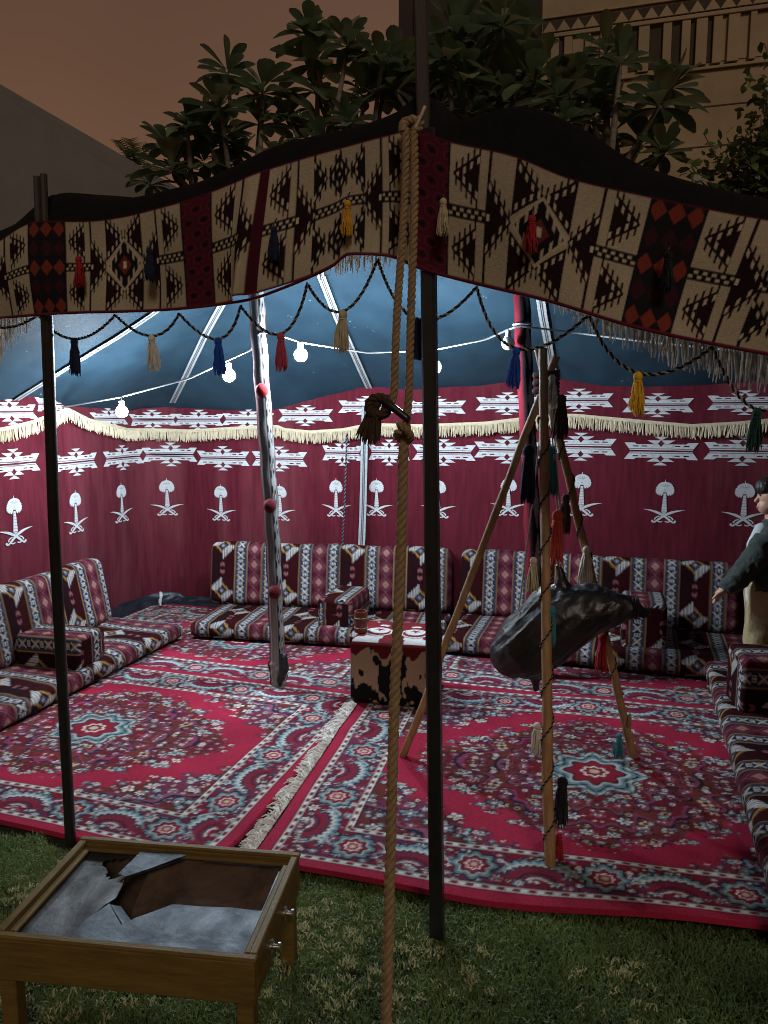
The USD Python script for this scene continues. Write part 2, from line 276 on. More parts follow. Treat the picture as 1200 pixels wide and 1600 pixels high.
def flowers(x, y, cell, seed, out, mask, dens=.9, rr=(.34, .6), pal=None):
    """scatters many-petalled flower heads over a print"""
    ix, iy = np.floor(x / cell).astype(int), np.floor(y / cell).astype(int); best = np.full(x.shape, -1.0); lay = np.zeros(x.shape, int); R = np.zeros(x.shape)
    for dx in (-1, 0, 1):
        for dy in (-1, 0, 1):
            i, j = ix + dx, iy + dy; h = lambda k: hsh(i, j, k, seed)
            cx, cy = (i + .15 + .7 * h(0)) * cell, (j + .15 + .7 * h(1)) * cell
            r = cell * (rr[0] + (rr[1] - rr[0]) * h(2)); n = np.floor(4 + 4 * h(3)); th = np.arctan2(y - cy, x - cx); d = np.hypot(x - cx, (y - cy) * (1 + .4 * h(8))) / r
            sh = .74 + .26 * np.cos(n * th + 6.28 * h(4)); pr = h(5)
            ok = (pr < dens) & (d < sh * 1.15) & (pr > best)
            l = np.where(d < .22, 4, np.where(d < .36, 3, np.where(d < sh * .86, 2, 1)))
            best = np.where(ok, pr, best); lay = np.where(ok, l, lay); R = np.where(ok, h(6), R)
    pal = pal if pal is not None else PAL
    pi = (R * len(pal)).astype(int) % len(pal)
    for k in range(len(pal)):
        for q in range(4): put(out, mask & (lay == q + 1) & (pi == k), pal[k][q])
TE = np.array((.18, .31, .35)); WH = np.array((.66, .64, .60)); DN = np.array((.022, .02, .04)); BR = np.array((.16, .035, .028)); RD = np.array((.34, .015, .055)); RM = np.array((.24, .014, .035)); LP = np.array((.30, .10, .17))
PAL = [(DN, WH, RD, CR), (DN, TE, RM, WH), (RM, LP, DN, WH), (DN, WH * .8, DN, TE), (BR, RM, WH, DN), (DN, TE * 1.2, WH, RD), (DN, PU, LP, CR)]
PAL2 = [(DN, BR, CR, DN), (BR, CR, RM, DN), (DN, PU, WH, RM), (DN, WH, TE, RM), (BR, RM, LP, WH), (DN, LP, DN, CR)]
def guard(c, m, e, t):
    """cream guard band, e from 0 to .032 across, t along"""
    put(c, m, WH * .85); put(c, m & ((e < .005) | (e > .027)), DN); q = (t % .052) / .052 - .5
    put(c, m & (((e - .016) / .008) ** 2 + (q / .30) ** 2 < 1), BR); put(c, m & (((e - .016) / .004) ** 2 + (q / .16) ** 2 < 1), RD * .8)
def rug(x, y, a, b):
    c = rug_(x, y, a, b); g = c.mean(-1, keepdims=True); c = c * .92 + g * .08; return c ** 1.14 * 1.08
def rug_(x, y, a, b):
    X, Y = np.abs(x), np.abs(y); ex, ey = a - X, b - Y; e = np.minimum(ex, ey); t = np.where(ex < ey, Y, X); c = np.empty(x.shape + (3,)); c[:] = RD
    guard(c, (e >= .055) & (e < .087), e - .055, t)
    m = (e >= .087) & (e < .275); put(c, m, np.where((fb(X * 9, Y * 9, 4) > .5)[..., None], PU * .9, RM * .8)[m])
    flowers(X, Y, .062, 5, c, m, dens=.9); flowers(X + 5, Y, .036, 6, c, m, dens=.6)
    ec = e - .181; P = .44; k = np.round(t / (P / 2)); tt = t - k * P / 2
    ros = m & (k % 2 == 0); d = np.hypot(tt, ec); th = np.arctan2(ec, tt); s = 1 + .12 * np.cos(8 * th)
    for r, col in ((.082, DN), (.074, TE * .7), (.060, WH * .6), (.052, DN), (.046, RM), (.030, WH), (.024, RD), (.012, CR)): put(c, ros & (d < r * s), col)
    sh = m & (k % 2 == 1); d = np.hypot(tt * .85, ec + .07); th = np.arctan2(ec + .07, tt); up = ec > -.055; s = 1 + .05 * np.cos(26 * th)
    for r, col in ((.142, DN), (.134, TE), (.118, WH * .75), (.104, DN), (.096, PU), (.080, RM), (.060, DN), (.052, PU), (.036, WH * .7), (.026, RM)): put(c, sh & up & (d < r * s), col)
    # leaf scrolls between
    w = m & (np.abs(ec - .045 * np.sin(t * 2 * PI / .22)) < .006) & (np.abs(tt) > .082); put(c, w, TE * .8)
    w = m & (np.abs(ec + .05 * np.sin(t * 2 * PI / .22 + .6)) < .005) & (np.abs(tt) > .082); put(c, w, WH * .7)
    guard(c, (e >= .275) & (e < .307), e - .275, t)
    # field
    fa, fbv = a - .307, b - .307; f = e >= .307; nx, ny = X / fa, Y / fbv
    lob = .05 * np.cos(34 * np.arctan2(Y, X)) + .10 * (fb(X * 14, Y * 14, 8) - .5)
    spd = nx ** 1.25 + ny ** 1.25 + lob
    sm = f & (spd > 1.24); put(c, sm, np.where((fb(X * 7, Y * 7, 14) > .48)[..., None], PU * 1.1, BR * .9)[sm])
    flowers(X, Y, .075, 9, c, f & (spd > 1.15), dens=.85); flowers(X + 3, Y, .042, 19, c, f & (spd > 1.2), dens=.7)
    put(c, f & (np.abs(spd - 1.62) < .022), LP * .8); put(c, f & (np.abs(spd - 1.66) < .02), DN)
    X2, Y2 = X / (fa * .88), Y / (fbv * .90); md = X2 ** 1.35 + Y2 ** 1.35 + .05 * np.cos(22 * np.arctan2(Y, X)) + .12 * (fb(X * 16, Y * 16, 21) - .5)
    mm = md < .92; put(c, mm, np.where((fb(X * 8, Y * 8, 31) > .5)[..., None], BR, RM * .75)[mm])
    flowers(X, Y, .066, 40, c, md < 1.0, dens=.85, pal=PAL2); flowers(X, Y + 7, .07, 44, c, (md > .74) & (md < 1.06), dens=.7); flowers(X + 2, Y + 7, .045, 46, c, (md > .3) & (md < 1.0), dens=.5)
    for lv, wd, col in ((.66, .022, PU * 1.5), (.69, .014, DN), (.40, .022, LP * .7), (.43, .014, DN)): put(c, np.abs(md - .06 * np.cos(14 * np.arctan2(Y, X)) - lv) < wd, col)
    flowers(X, Y, .05, 50, c, md < .38, dens=.8, pal=PAL)
    d = np.hypot(x, y * 1.15); th = np.arctan2(y, x); s = 1 + .13 * np.cos(8 * th)
    for r, col in ((.205, DN), (.195, WH * .62), (.178, TE * .8), (.168, DN), (.155, TE * .8), (.135, WH * .62), (.120, DN), (.108, RM), (.070, RD * .8), (.055, WH), (.045, RM), (.022, CR)): put(c, d < r * s, col)
    sp = (d < .205 * s) & (d > .135 * s) & (np.cos(24 * th) > .75); put(c, sp, TE * .6)
    return c
def tri_in(px, q, p0, p1, h0, h1, tooth, per):
    """triangle spanning p0..p1 whose half-height runs h0..h1, with comb teeth along its sloping edges"""
    t = (px - p0) / (p1 - p0); ok = (t >= 0) & (t <= 1); hh = h0 + (h1 - h0) * t
    tt = tooth * (((px / per) % 1) < .36); return ok & (np.abs(q) < hh + tt) , ok, hh
def val_block(p, q, kind):
    """p 0..1 across, q -1..1 up"""
    c = np.empty(p.shape + (3,)); c[:] = CR * .80
    pm = np.minimum(p, 1 - p)
    stripe = np.where(((q * 9 + p * 14) % 1 < .3)[..., None], MR * .35, BK)
    def tri(p0, p1, qc, h0, h1):
        m, ok, hh = tri_in(pm, q - qc, p0, p1, h0, h1, .12, .030); c[m] = stripe[m]
        z = ok & (np.abs(q - qc) < hh - .05) & (np.abs(q - qc) > hh - .15) & (((pm / .036) % 1) < .38); put(c, z, CR)
    for qc in (-.55, .55): tri(.02, .160, qc, 0.02, .38)
    put(c, (pm > .205) & (pm < .22), BK)
    m = (np.abs(q) < .095) & (pm < .205); put(c, m, BK); put(c, m & (np.abs(np.abs(q) - .035) < .022) & (((pm / .042 + .5 * (q > 0)) % 1) < .5), CR)
    tri(.35, .21, 0, 0.0, .60)
    put(c, (np.abs(q) < .05) & (np.abs(pm - .222) < .008), CR * 1.15)
    x = np.abs(p - .5); y = np.abs(q)
    if kind == 'A':
        # four corner arms
        t = (.5 - x - .345) / .155; ok = (t > 0) & (t < 1); lo, hi = .10 + .45 * t, 1.02 - .45 * t; 
        tt = .12 * (((pm / .030) % 1) < .36); a = ok & (y > lo) & (y < hi + tt); c[a] = stripe[a]
        put(c, ok & (y > hi - .16) & (y < hi - .06) & (((pm / .036) % 1) < .4), CR); put(c, ok & (y > lo + .05) & (y < lo + .15) & (((pm / .036) % 1) < .4), CR)
        d = x / .150 + y / .56
        put(c, d < 1.02, CR * .9); put(c, d < .89, BK); put(c, (d < .89) & (d > .64) & (((pm / .042) % 1) < .36), CR * .9); put(c, d < .58, BK); put(c, d < .38, np.array((.13, .028, .022))); put(c, (x < .014) & (y < .075), CR * 1.2)
    else:
        # stacked small lozenges and bow-ties
        m = (np.abs(q) < .095) & (x < .30); put(c, m & (x < .16), BK); put(c, m & (x < .16) & (np.abs(np.abs(q) - .035) < .022) & (((p / .042 + .5 * (q > 0)) % 1) < .5), CR)
        yy = np.abs(y - .55); d = x / .075 + yy / .34; tt = .12 * (((p / .036) % 1) < .42)
        put(c, (x < .075) & (yy < .34 * (1 - x / .075) + tt), BK); put(c, (d > .5) & (d < .75) & (((p / .03) % 1) < .4), CR); put(c, d < .12, CR)
        t = (x - .078) / .10; ok = (t > 0) & (t < 1); put(c, ok & (yy < .38 * t + tt), BK); put(c, ok & (yy < .38 * t - .05) & (yy > .38 * t - .13) & (((p / .036) % 1) < .4), CR)
    return c
HX = np.array((.075, .010, .020))
def val_panel(p, q, kind):
    c = np.empty(p.shape + (3,)); c[:] = HX
    if kind == 'hex':
        r = np.floor(q * 4.5); xx = (p * 2 + .5 * (r % 2)) % 1 - .5; yy = (q * 4.5) % 1 - .5; d = np.maximum(np.abs(xx) * 1.1, np.abs(xx) * .55 + np.abs(yy) * .9)
        put(c, d < .40, HX * 1.6); put(c, d < .30, HX * .7); put(c, d < .17, BK)
    else:
        xx = np.abs((p * 3) % 1 - .5); yy = (q * 2.4 + .5) % 1 - .5; k = np.floor(q * 2.4 + .5); w = (np.abs(yy) * .9 + xx * .8); put(c, w > .38, BK * 1.3)
        put(c, (w < .38) & (k % 2 == 0), np.array((.19, .035, .022))); put(c, (w < .38) & (k % 2 != 0), np.array((.04, .010, .016)))
    put(c, (p < .05) | (p > .95), BK * 1.2); return c
VK = [(-2.75, 'B'), (-2.25, 'hex'), (-2.08, 'Ah'), (-1.86, 'dia'), (-1.715, 'A'), (-1.30, 'hex'), (-1.19, 'Bl'), (-1.03, 'fold'), (-1.00, 'B'), (-.572, 'hex'), (-.470, 'A'), (.020, 'dia'), (.150, 'B'), (.66, 'hex'), (.78, 'A'), (1.35, 'end')]
def valance(u, q):
    c = np.empty(u.shape + (3,)); c[:] = HX
    for (a, k), (b_, _) in zip(VK[:-1], VK[1:]):
        m = (u >= a) & (u < b_)
        if not m.any(): continue
        p = (u[m] - a) / (b_ - a); qq = q[m]
        c[m] = val_panel(p, qq, k) if k in ('hex', 'dia') else HX * .7 if k == 'fold' else val_block(p, qq, 'A') if k == 'A' else val_block(.5 + .5 * p, qq, 'A') if k == 'Ah' else val_block(p * .32, qq, 'B') if k == 'Bl' else val_block(p, qq, 'B')
    put(c, q < -.965, np.array((.12, .012, .028))); put(c, q > .97, HX); return c

# ---------------------------------------------------------------- ground
gx = np.concatenate([-np.geomspace(400, 6, 22), np.linspace(-5, 4, 46), np.geomspace(5, 400, 22)]); gy = np.concatenate([-np.geomspace(300, 3, 16), np.linspace(-2, 8, 52), np.geomspace(9, 500, 22)])
A_, B_ = np.meshgrid(gx, gy, indexing='ij'); Z_ = .012 * (fb(A_ * 1.7, B_ * 1.7, 60) - .5) - .012
Z_ = np.where((np.abs(A_) > 6) | (B_ > 9), -.012, Z_)
obj('ground', (np.stack([A_.ravel(), B_.ravel(), Z_.ravel()], 1), gridf(len(gx), len(gy))), soil_m, smooth=True, kind='structure')

# ---------------------------------------------------------------- tent walls (a path with a rounded corner)
U0, VB, RC = -3.72, 5.52, .30
def path(s):
    s = np.asarray(s, float); a = np.clip(s / RC, 0, PI / 2); L = RC * PI / 2
    u = np.where(s < 0, U0, np.where(s > L, U0 + RC + (s - L), U0 + RC - RC * np.cos(a))); v = np.where(s < 0, VB - RC + s, np.where(s > L, VB, VB - RC + RC * np.sin(a)))
    return u, v, np.cos(a), -np.sin(a)
def walltop(s): return np.interp(s, [-3, -1.275, -.997, -.694, .035, .413, .873, 1.318, 1.693, 2.079, 2.4, 2.921, 3.369, 3.758, 4.008, 4.408, 4.789, 5.4], [1.64, 1.639, 1.674, 1.608, 1.574, 1.599, 1.574, 1.574, 1.671, 1.755, 1.729, 1.758, 1.82, 1.751, 1.736, 1.745, 1.771, 1.78]) + .02
FT = ([-3, -1.6, -1.288, -1.067, -.727, -.498, -.053, .58, 1.151, 1.371, 1.42, 1.638, 1.899, 2.103, 2.499, 2.971, 3.42, 3.594, 4.017, 4.341, 4.614, 4.803, 5.4], [1.5, 1.45, 1.488, 1.524, 1.608, 1.53, 1.45, 1.435, 1.469, 1.475, 1.452, 1.435, 1.454, 1.494, 1.487, 1.508, 1.563, 1.564, 1.526, 1.498, 1.516, 1.537, 1.54])
def fringetop(s): return np.interp(s, *FT)
def wdisp(s, z): return .030 * (fb(s * 1.3, z * .8, 70) - .5) + .012 * np.sin(s * 7 + z * 2.2) * np.clip(1.2 - z, 0, 1) + .018 * (fb(s * 4, z * 1.1, 74) - .5)
def wpt(s, z, off):
    s, z = np.broadcast_arrays(np.asarray(s, float), np.asarray(z, float)); u, v, nu, nv = path(s); d = wdisp(s, z) + off
    return np.stack([u + nu * d, v + nv * d, z], -1)
def foff(s, z):
    t = np.clip((walltop(s) - z) / np.maximum(walltop(s) - fringetop(s), .02), 0, 1); return .012 + .03 * t
tw = thing('tent_wall', 'maroon cloth tent wall woven with white motifs, palms and crossed swords, behind the seats', 'tent wall')
ns, nz = 420, 70; S, T = np.meshgrid(np.linspace(-2.9, 5.24, ns), np.linspace(0, 1, nz), indexing='ij'); Zw = .02 + T * (walltop(S) - .02)
cloth = obj('wall_cloth', (wpt(S, Zw, 0).reshape(-1, 3), gridf(ns, nz)), wall_m, tw, smooth=True)
nf = 12; S, T = np.meshgrid(np.linspace(-2.9, 5.24, ns), np.linspace(0, 1, nf), indexing='ij'); Zf = fringetop(S) - .01 + T * (walltop(S) - fringetop(S) + .015)
flap = obj('upper_flap', (wpt(S, Zf, foff(S, Zf)).reshape(-1, 3), gridf(ns, nf)), wall_m, tw, smooth=True)
obj('side_cloth', (np.array([[1.36, 5.52, .02], [1.36, 2.3, .02], [1.36, 2.3, 1.95], [1.36, 5.52, 1.95]]), np.array([[0, 1, 2, 3]])), wall_m, tw)
# emblems and motifs as flat woven pieces
def bez(p0, p1, p2, n=14):
    t = np.linspace(0, 1, n)[:, None]; return (1 - t) ** 2 * np.array(p0) + 2 * t * (1 - t) * np.array(p1) + t ** 2 * np.array(p2)
def blade(pts, w):
    p = np.asarray(pts); t = np.gradient(p, axis=0); t /= np.linalg.norm(t, axis=1, keepdims=True); n = np.stack([-t[:, 1], t[:, 0]], 1); w = np.asarray(w)[:, None]
    return Polygon(np.vstack([p + n * w, (p - n * w)[::-1]])).buffer(0)
def emblem():
    parts = []; c = (0, .262)
    for a in np.r_[np.linspace(-66, 20, 6), np.linspace(160, 246, 6)]:
        r = math.radians(a); dx, dy = math.cos(r), math.sin(r); end = (c[0] + .066 * dx, c[1] + .054 * dy - .022 * abs(dx) - .002); mid = (c[0] + .040 * dx, c[1] + .036 * dy + .010)
        b = bez(c, mid, end, 9); parts.append(blade(b, .0014 + .0062 * np.sin(np.linspace(0.05, 1, 9) ** 1.5 * PI * .80)))
    disc = shapely.affinity.scale(Point(0, .268).buffer(1.0, 24), .056, .040, origin=(0, .268))
    for a in np.linspace(-80, 260, 17): disc = disc.difference(LineString([(.012 * math.cos(math.radians(a)), .262 + .010 * math.sin(math.radians(a))), (.05 * math.cos(math.radians(a)), .262 + .030 * math.sin(math.radians(a)))]).buffer(.0011))
    parts.append(disc); parts.append(Polygon([(-.004, .3), (.004, .3), (.002, .325), (-.002, .325)])); parts.append(Point(c).buffer(.010))
    for k in range(7):
        z0, z1 = .078 + k * .0205, .078 + (k + 1) * .0205 - .0022; w = .021 - .0017 * k; parts.append(Polygon([(-w, z0), (w, z0), (w * .86, z1), (-w * .86, z1)]))
    parts.append(Polygon([(-.02, .074), (.02, .074), (0, .058)]))
    for s in (-1, 1):
        b = bez((-.05 * s, .006), (.03 * s, .083), (.148 * s, .094), 18); parts.append(blade(b, np.r_[np.linspace(.008, .0095, 10), np.linspace(.0092, .0012, 8)]))
        parts.append(LineString(bez((-.034 * s, .042), (-.062 * s, .034), (-.066 * s, .018), 8)).buffer(.0042)); parts.append(Point(-.064 * s, .020).buffer(.0065))
        parts.append(LineString(bez((-.05 * s, .008), (-.075 * s, -.016), (-.084 * s, .004), 8)).buffer(.0058)); parts.append(LineString(bez((-.046 * s, .004), (-.03 * s, -.008), (-.012 * s, .002), 8)).buffer(.004)); parts.append(Point(-.082 * s, .003).buffer(.009))
    return unary_union(parts).simplify(.0006)
def motif():
    w, parts = .225, []
    for s in (-1, 1):
        P = lambda l: Polygon([(x, y * s) for x, y in l])
        parts += [P([(-w + .035, .006), (w - .035, .006), (w - .03, .013), (-w + .03, .013)])]
        bar = P([(-w + .028, .017), (w - .028, .017), (w, .058), (w - .062, .058), (w - .075, .047), (-w + .075, .047), (-w + .062, .058), (-w, .058)])
        for x in (-.155, -.10, .10, .155): bar = bar.difference(P([(x - .015, .030), (x + .018, .030), (x + .014, .038), (x - .019, .038)]))
        bar = bar.difference(P([(-.020, .052), (.020, .052), (0, .028)])) if True else bar
        for x in (-.128, -.06, .06, .128): bar = bar.difference(P([(x, .016), (x + .0016, .016), (x + .027, .06), (x + .0254, .06)]))
        parts.append(bar)
        parts.append(P([(-.085, .074), (.085, .074), (.045, .050), (.022, .050), (.004, .0715), (-.004, .0715), (-.022, .050), (-.045, .050)]))
        parts.append(P([(-.044, .098), (.044, .098), (.004, .077), (-.004, .077)]))
    return unary_union(parts)
def wall_piece(shape, s0, z0, sx, sz, base, seg=.035):
    out = []
    for g in getattr(shape, 'geoms', [shape]):
        if g.area < 1e-6: continue
        g = shapely.segmentize(g, seg); v, f = trimesh.creation.triangulate_polygon(g, engine='earcut')
        s, z = s0 + v[:, 0] * sx, z0 + v[:, 1] * sz; out.append((wpt(s, z, base(s, z) + .006), f[:, ::-1]))
    return join(out)
EM, MO = emblem(), motif(); zero = lambda s, z: 0 * s
for s, t, b in [(-2.35, 1.06, .73), (-1.79, 1.05, .73), (-1.219, 1.048, .727), (-.641, 1.023, .712), (-.108, 1.029, .715), (.341, 1.036, .724), (.827, 1.0, .697), (1.345, 1.015, .719), (1.818, 1.073, .77), (2.143, 1.081, .788), (2.623, 1.094, .794), (3.14, 1.121, .829), (3.65, 1.165, .85), (4.198, 1.126, .824), (4.694, 1.131, .821)]:
    k = (t - b) / .34; obj('palm_emblem', wall_piece(EM, s, b + .018 * k, k * (1 if s != 1.818 else .9), k, zero), white_thread, cloth)
for s, z in [(-2.36, 1.26), (-1.78, 1.25), (-1.201, 1.253), (-.612, 1.227), (-.069, 1.227), (.385, 1.236), (.855, 1.212), (1.349, 1.216), (1.872, 1.27), (2.245, 1.28), (2.662, 1.287), (3.123, 1.313), (3.633, 1.343), (4.159, 1.321), (4.665, 1.329), (5.0, 1.33)]:
    obj('woven_motif', wall_piece(MO, s, z, (1.05 if s not in (1.872, 2.245, 5.0) else .72), .98, zero), white_thread, cloth)
for s, z in [(-2.3, 1.585), (-1.7, 1.565), (-1.226, 1.585), (-.86, 1.635), (-.242, 1.531), (.243, 1.518), (.664, 1.518), (1.10, 1.524), (1.587, 1.555), (2.078, 1.62), (2.602, 1.616), (3.121, 1.640), (3.613, 1.662), (4.124, 1.628), (4.655, 1.643)]:
    obj('woven_motif', wall_piece(MO, s, z, 1.0 if s != -.86 else .6, .80, lambda s, z: foff(s, z)), white_thread, flap)
# fringe
def fringe(sarr, top, ln, off, point, rg, w=.0042, lean=.3):
    parts = []
    for s in sarr:
        t = top(s); n = 4; L = ln * rg.uniform(.78, 1.12); z = t - np.linspace(0, L, n); dx = np.cumsum(rg.normal(0, .0035 * lean * 3, n)); dx -= dx[0]; o = off + rg.uniform(0, .010) + np.linspace(0, .006, n)
        p = point(s + dx, z, o); parts.append(tube(p, np.r_[w * .7, w, w, w * .55], 4, False))
    return join(parts)
fr = np.random.default_rng(11); wp = lambda s, z, o: wpt(s, z, foff(s, z) + o)
fg = obj('fringe', fringe(np.arange(-2.4, 5.1, .0062), lambda s: fringetop(s) - .012, .078, .008, wp, fr), cream_thread, tw, kind='stuff')
sb = np.linspace(-2.4, 5.2, 300); S, T = np.meshgrid(sb, np.array([-.018, -.009, 0, .006]), indexing='ij'); Zb = fringetop(S) + T
obj('fringe_tape', (wpt(S, Zb, foff(S, Zb) + .014).reshape(-1, 3), gridf(300, 4)), cream_thread, tw, smooth=True)
# plastic skirt round the foot of the wall
ns2 = 160; S, T = np.meshgrid(np.linspace(-1.2, 3.2, ns2), np.linspace(0, 1, 12), indexing='ij'); Hs = .045 + .03 * fb(S * 3, 0 * S, 80) + .025 * (np.abs(S - .1) < .35)
o = .03 + .09 * (1 - T) ** 1.5 + .05 * (fb(S * 9, T * 3, 81) - .5) * np.sin(PI * np.clip(T + .1, 0, 1)); u, v, nu, nv = path(S)
obj('plastic_skirt', (np.stack([u + nu * o, v + nv * o, .004 + T * Hs], -1).reshape(-1, 3), gridf(ns2, 12)), tarp_m, tw, smooth=True)
# white rag stuck in the corner
rg_ = np.array([[-3.52, 5.30, .13], [-3.50, 5.28, .10], [-3.505, 5.27, .06], [-3.49, 5.26, .03]]); obj('rag', tube(spline(rg_, 9), [.008, .014, .016, .013, .012, .014, .012, .009, .004], 6), white_thread, tw, smooth=True)

# ---------------------------------------------------------------- tent roof
fringe_m = M('grey_fringe_yarn', {'g': ('geometry', {}), 'n': ('noise_texture', {'scale': 60.0}), 'r': ('rgb_ramp', {'ramp': [(.3, (.55, .49, .43)), (.7, (.80, .74, .67))]}), 'd': ('diffuse_bsdf', {}), 't': ('translucent_bsdf', {}), 'm': ('mix_closure', {'fac': .5})},
    [('g.position', 'n.vector'), ('n.fac', 'r.fac'), ('r.color', 'd.color'), ('r.color', 't.color'), ('d.BSDF', 'm.closure1'), ('t.BSDF', 'm.closure2')], surface='m.closure')
FU = [-4.2, -2.6, -2.0, -1.83, -1.608, -1.308, -.988, -.657, -.56, -.494, -.30, -.15, .025, .326, .8, 1.5]; FZ = [1.72, 2.0, 2.14, 2.20, 2.19, 2.22, 2.296, 2.347, 2.358, 2.326, 2.265, 2.195, 2.141, 2.058, 1.95, 1.8]
OZ = [1.80, 2.09, 2.225, 2.315, 2.275, 2.295, 2.392, 2.44, 2.49, 2.395, 2.42, 2.36, 2.245, 2.138, 2.02, 1.85]      # the roof's outline a hand above the valance
BU = [-4.2, -2.6, -2.0, -1.81, -1.505, -1.101, -.892, -.80, -.753, -.657, -.545, -.209, .039, .346, .8, 1.5]; BZ = [1.5, 1.80, 1.905, 1.908, 1.905, 1.924, 1.971, 2.005, 2.035, 2.03, 1.988, 1.889, 1.806, 1.737, 1.64, 1.52]
def sm_interp(x, xs, ys):
    from scipy.interpolate import PchipInterpolator
    return PchipInterpolator(xs, ys)(x)
vtop = lambda u: sm_interp(u, FU, FZ); vbot = lambda u: sm_interp(u, BU, BZ); otop = lambda u: sm_interp(u, FU, OZ)
VF = 2.15
def smin(*z):
    k = 22.0; z = np.stack(z); m = z.min(0); return m - np.log(np.exp(-k * (z - m)).sum(0)) / k
def roofz(u, v):
    sb = u + 3.42 + .471; sl = v - (VB - RC); kb = (VB - v)
    zb = np.interp(kb, [0, .8], [0, 1]); wt = walltop(sb) * (1 - np.clip(zb, 0, 1)) + 1.70 * np.clip(zb, 0, 1); back = wt + .60 * kb
    kl = u - U0; zl = np.clip(kl / .8, 0, 1); left = (walltop(np.minimum(sl, .2)) * (1 - zl) + 1.64 * zl) + .52 * kl
    right = 1.95 + .34 * (1.36 - u); front = otop(u) + .22 * (v - VF - .09)
    z = smin(back, left, right, front); return z + .014 * (fb(u * 2.2, v * 2.2, 90) - .5) * np.clip(kb * 2, 0, 1) * np.clip(kl * 2, 0, 1)
ug = np.linspace(U0 - .02, 1.5, 150); vv = np.r_[np.linspace(0, .09, 6)[:-1] + VF, np.linspace(VF + .09, VB + .01, 96)]
Ug, Vg = np.meshgrid(ug, vv, indexing='ij'); Zg = roofz(Ug, np.maximum(Vg, VF + .09)); q = np.clip((Vg - VF) / .09, 0, 1)
Zg = np.where(q < 1, vtop(Ug) - .01 + (Zg - vtop(Ug) + .01) * np.sin(q * PI / 2), Zg)
Vg2 = Vg + .02 * np.sin(Ug * 6) * (q < 1) * q
tr = thing('tent_roof', 'black woven tent roof with tan and black patterned valance along its front edge', 'tent roof')
obj('roof_cloth', (np.stack([Ug, Vg2, Zg], -1).reshape(-1, 3), gridf(len(ug), len(vv))), roof_out, tr, smooth=True)
lk = vv > VF + .10
obj('roof_lining', (np.stack([Ug, Vg2, Zg - .012], -1)[:, lk].reshape(-1, 3), gridf(len(ug), int(lk.sum()))), roof_m, tr, smooth=True)
nu, nv = 1650, 120; uu = np.linspace(-2.72, 1.33, nu); Uv, Qv = np.meshgrid(uu, np.linspace(-1, 1, nv), indexing='ij'); zt, zb_ = vtop(uu)[:, None], vbot(uu)[:, None]
Zv = zb_ + (zt - zb_) * (Qv + 1) / 2; Vv = VF - .012 + .018 * np.sin(Uv * 8 + 1.2 * Qv) * (1 - Qv) / 2 + .022 * (fb(Uv * 3, Zv * 2, 95) - .5) - .05 * np.exp(-((Uv + 1.055) / .03) ** 2) * (1.1 - Qv) / 2
Uv2 = Uv - .025 * np.exp(-((Uv + 1.03) / .12) ** 2) * (1 - Qv)
skew = .05 * np.clip((Uv + .55) / .9, 0, 1) * Qv      # stripes lean on the right half, as the cloth hangs askew
obj('valance', (np.stack([Uv2, Vv, Zv], -1).reshape(-1, 3), gridf(nu, nv)), valance_m, tr, smooth=True, cd=ss(valance, Uv - skew * 1.0, Qv, 4.05 / nu, 2 / nv).reshape(-1, 3))
hem = np.stack([uu[::8], (VF - .014 + .018 * np.sin(uu * 8 - 1.2) + .022 * (fb(uu * 3, zb_[:, 0] * 2, 95) - .5))[::8], zb_[::8, 0]], 1)
obj('hem', tube(hem, .0045, 6), wall_m, tr, smooth=True)
# grey fringe hung from the roof edge inside the valance
gt = lambda s: np.interp(s, [-2.7, -2.25, -2.1, -1.95, -1.7, -1.1, -.95, -.85, -.75, -.66, -.5, -.3, -.17, -.045, .135, .256, .39, .8, 1.3], [1.78, 1.80, 1.90, 2.01, 2.03, 2.08, 2.03, 2.045, 2.047, 2.08, 2.06, 1.97, 1.880, 1.810, 1.728, 1.690, 1.652, 1.54, 1.43])
fp = lambda s, z, o: np.stack([np.broadcast_to(s, z.shape), 2.40 - o + 0 * z, z], -1)
obj('inner_fringe', fringe(np.arange(-2.6, 1.2, .0030), lambda s: gt(s) + .135, .135, 0, fp, fr, w=.0024, lean=.35), fringe_m, tr, kind='stuff')
us = np.linspace(-2.6, 1.2, 150); S, T = np.meshgrid(us, np.linspace(0, 1, 5), indexing='ij'); z0 = gt(S) + .125; z1 = roofz(S, 2.4 + 0 * S) - .006
obj('inner_edge', (np.stack([S, 2.4 + .004 * T, z0 + (np.maximum(z1, z0 + .01) - z0) * T], -1).reshape(-1, 3), gridf(150, 5)), roof_m, tr, smooth=True)
# webbing straps under the roof
strap_m = printed('webbing', rough=.8, bump=.3, dirt=.15)
def strapcol(q):
    c = np.empty(q.shape + (3,)); c[:] = np.array((.34, .36, .37)); put(c, (np.abs(q) < .30) & (np.abs(q) > .1), np.array((.03, .035, .05))); return c
def strap(p, width, side, off):
    p = np.asarray(p, float); side = np.asarray(side, float); qs = np.linspace(-1, 1, 15); v = p[:, None] + side[None, None] * (qs * width / 2)[None, :, None] + np.asarray(off, float)
    return v.reshape(-1, 3), gridf(len(p), 15), strapcol(np.broadcast_to(qs, (len(p), 15))).reshape(-1, 3)
for (ua, va), (ub, vb), side in [((-1.70, 4.15), (-1.797, 5.50), (1, 0, 0)), ((-1.95, 4.0), (-3.42, 5.42), (.7, .7, 0)), ((-2.0, 4.05), (-3.69, 4.05), (0, 1, 0)), ((-.47, 4.35), (-.45, 5.5), (1, 0, 0))]:
    t = np.linspace(0, 1, 40); pu, pv = ua + (ub - ua) * t, va + (vb - va) * t; v, f, c = strap(np.stack([pu, pv, roofz(pu, pv)], 1), .05, side, (0, 0, -.030)); obj('strap', (v, f), strap_m, tr, smooth=True, cd=c)
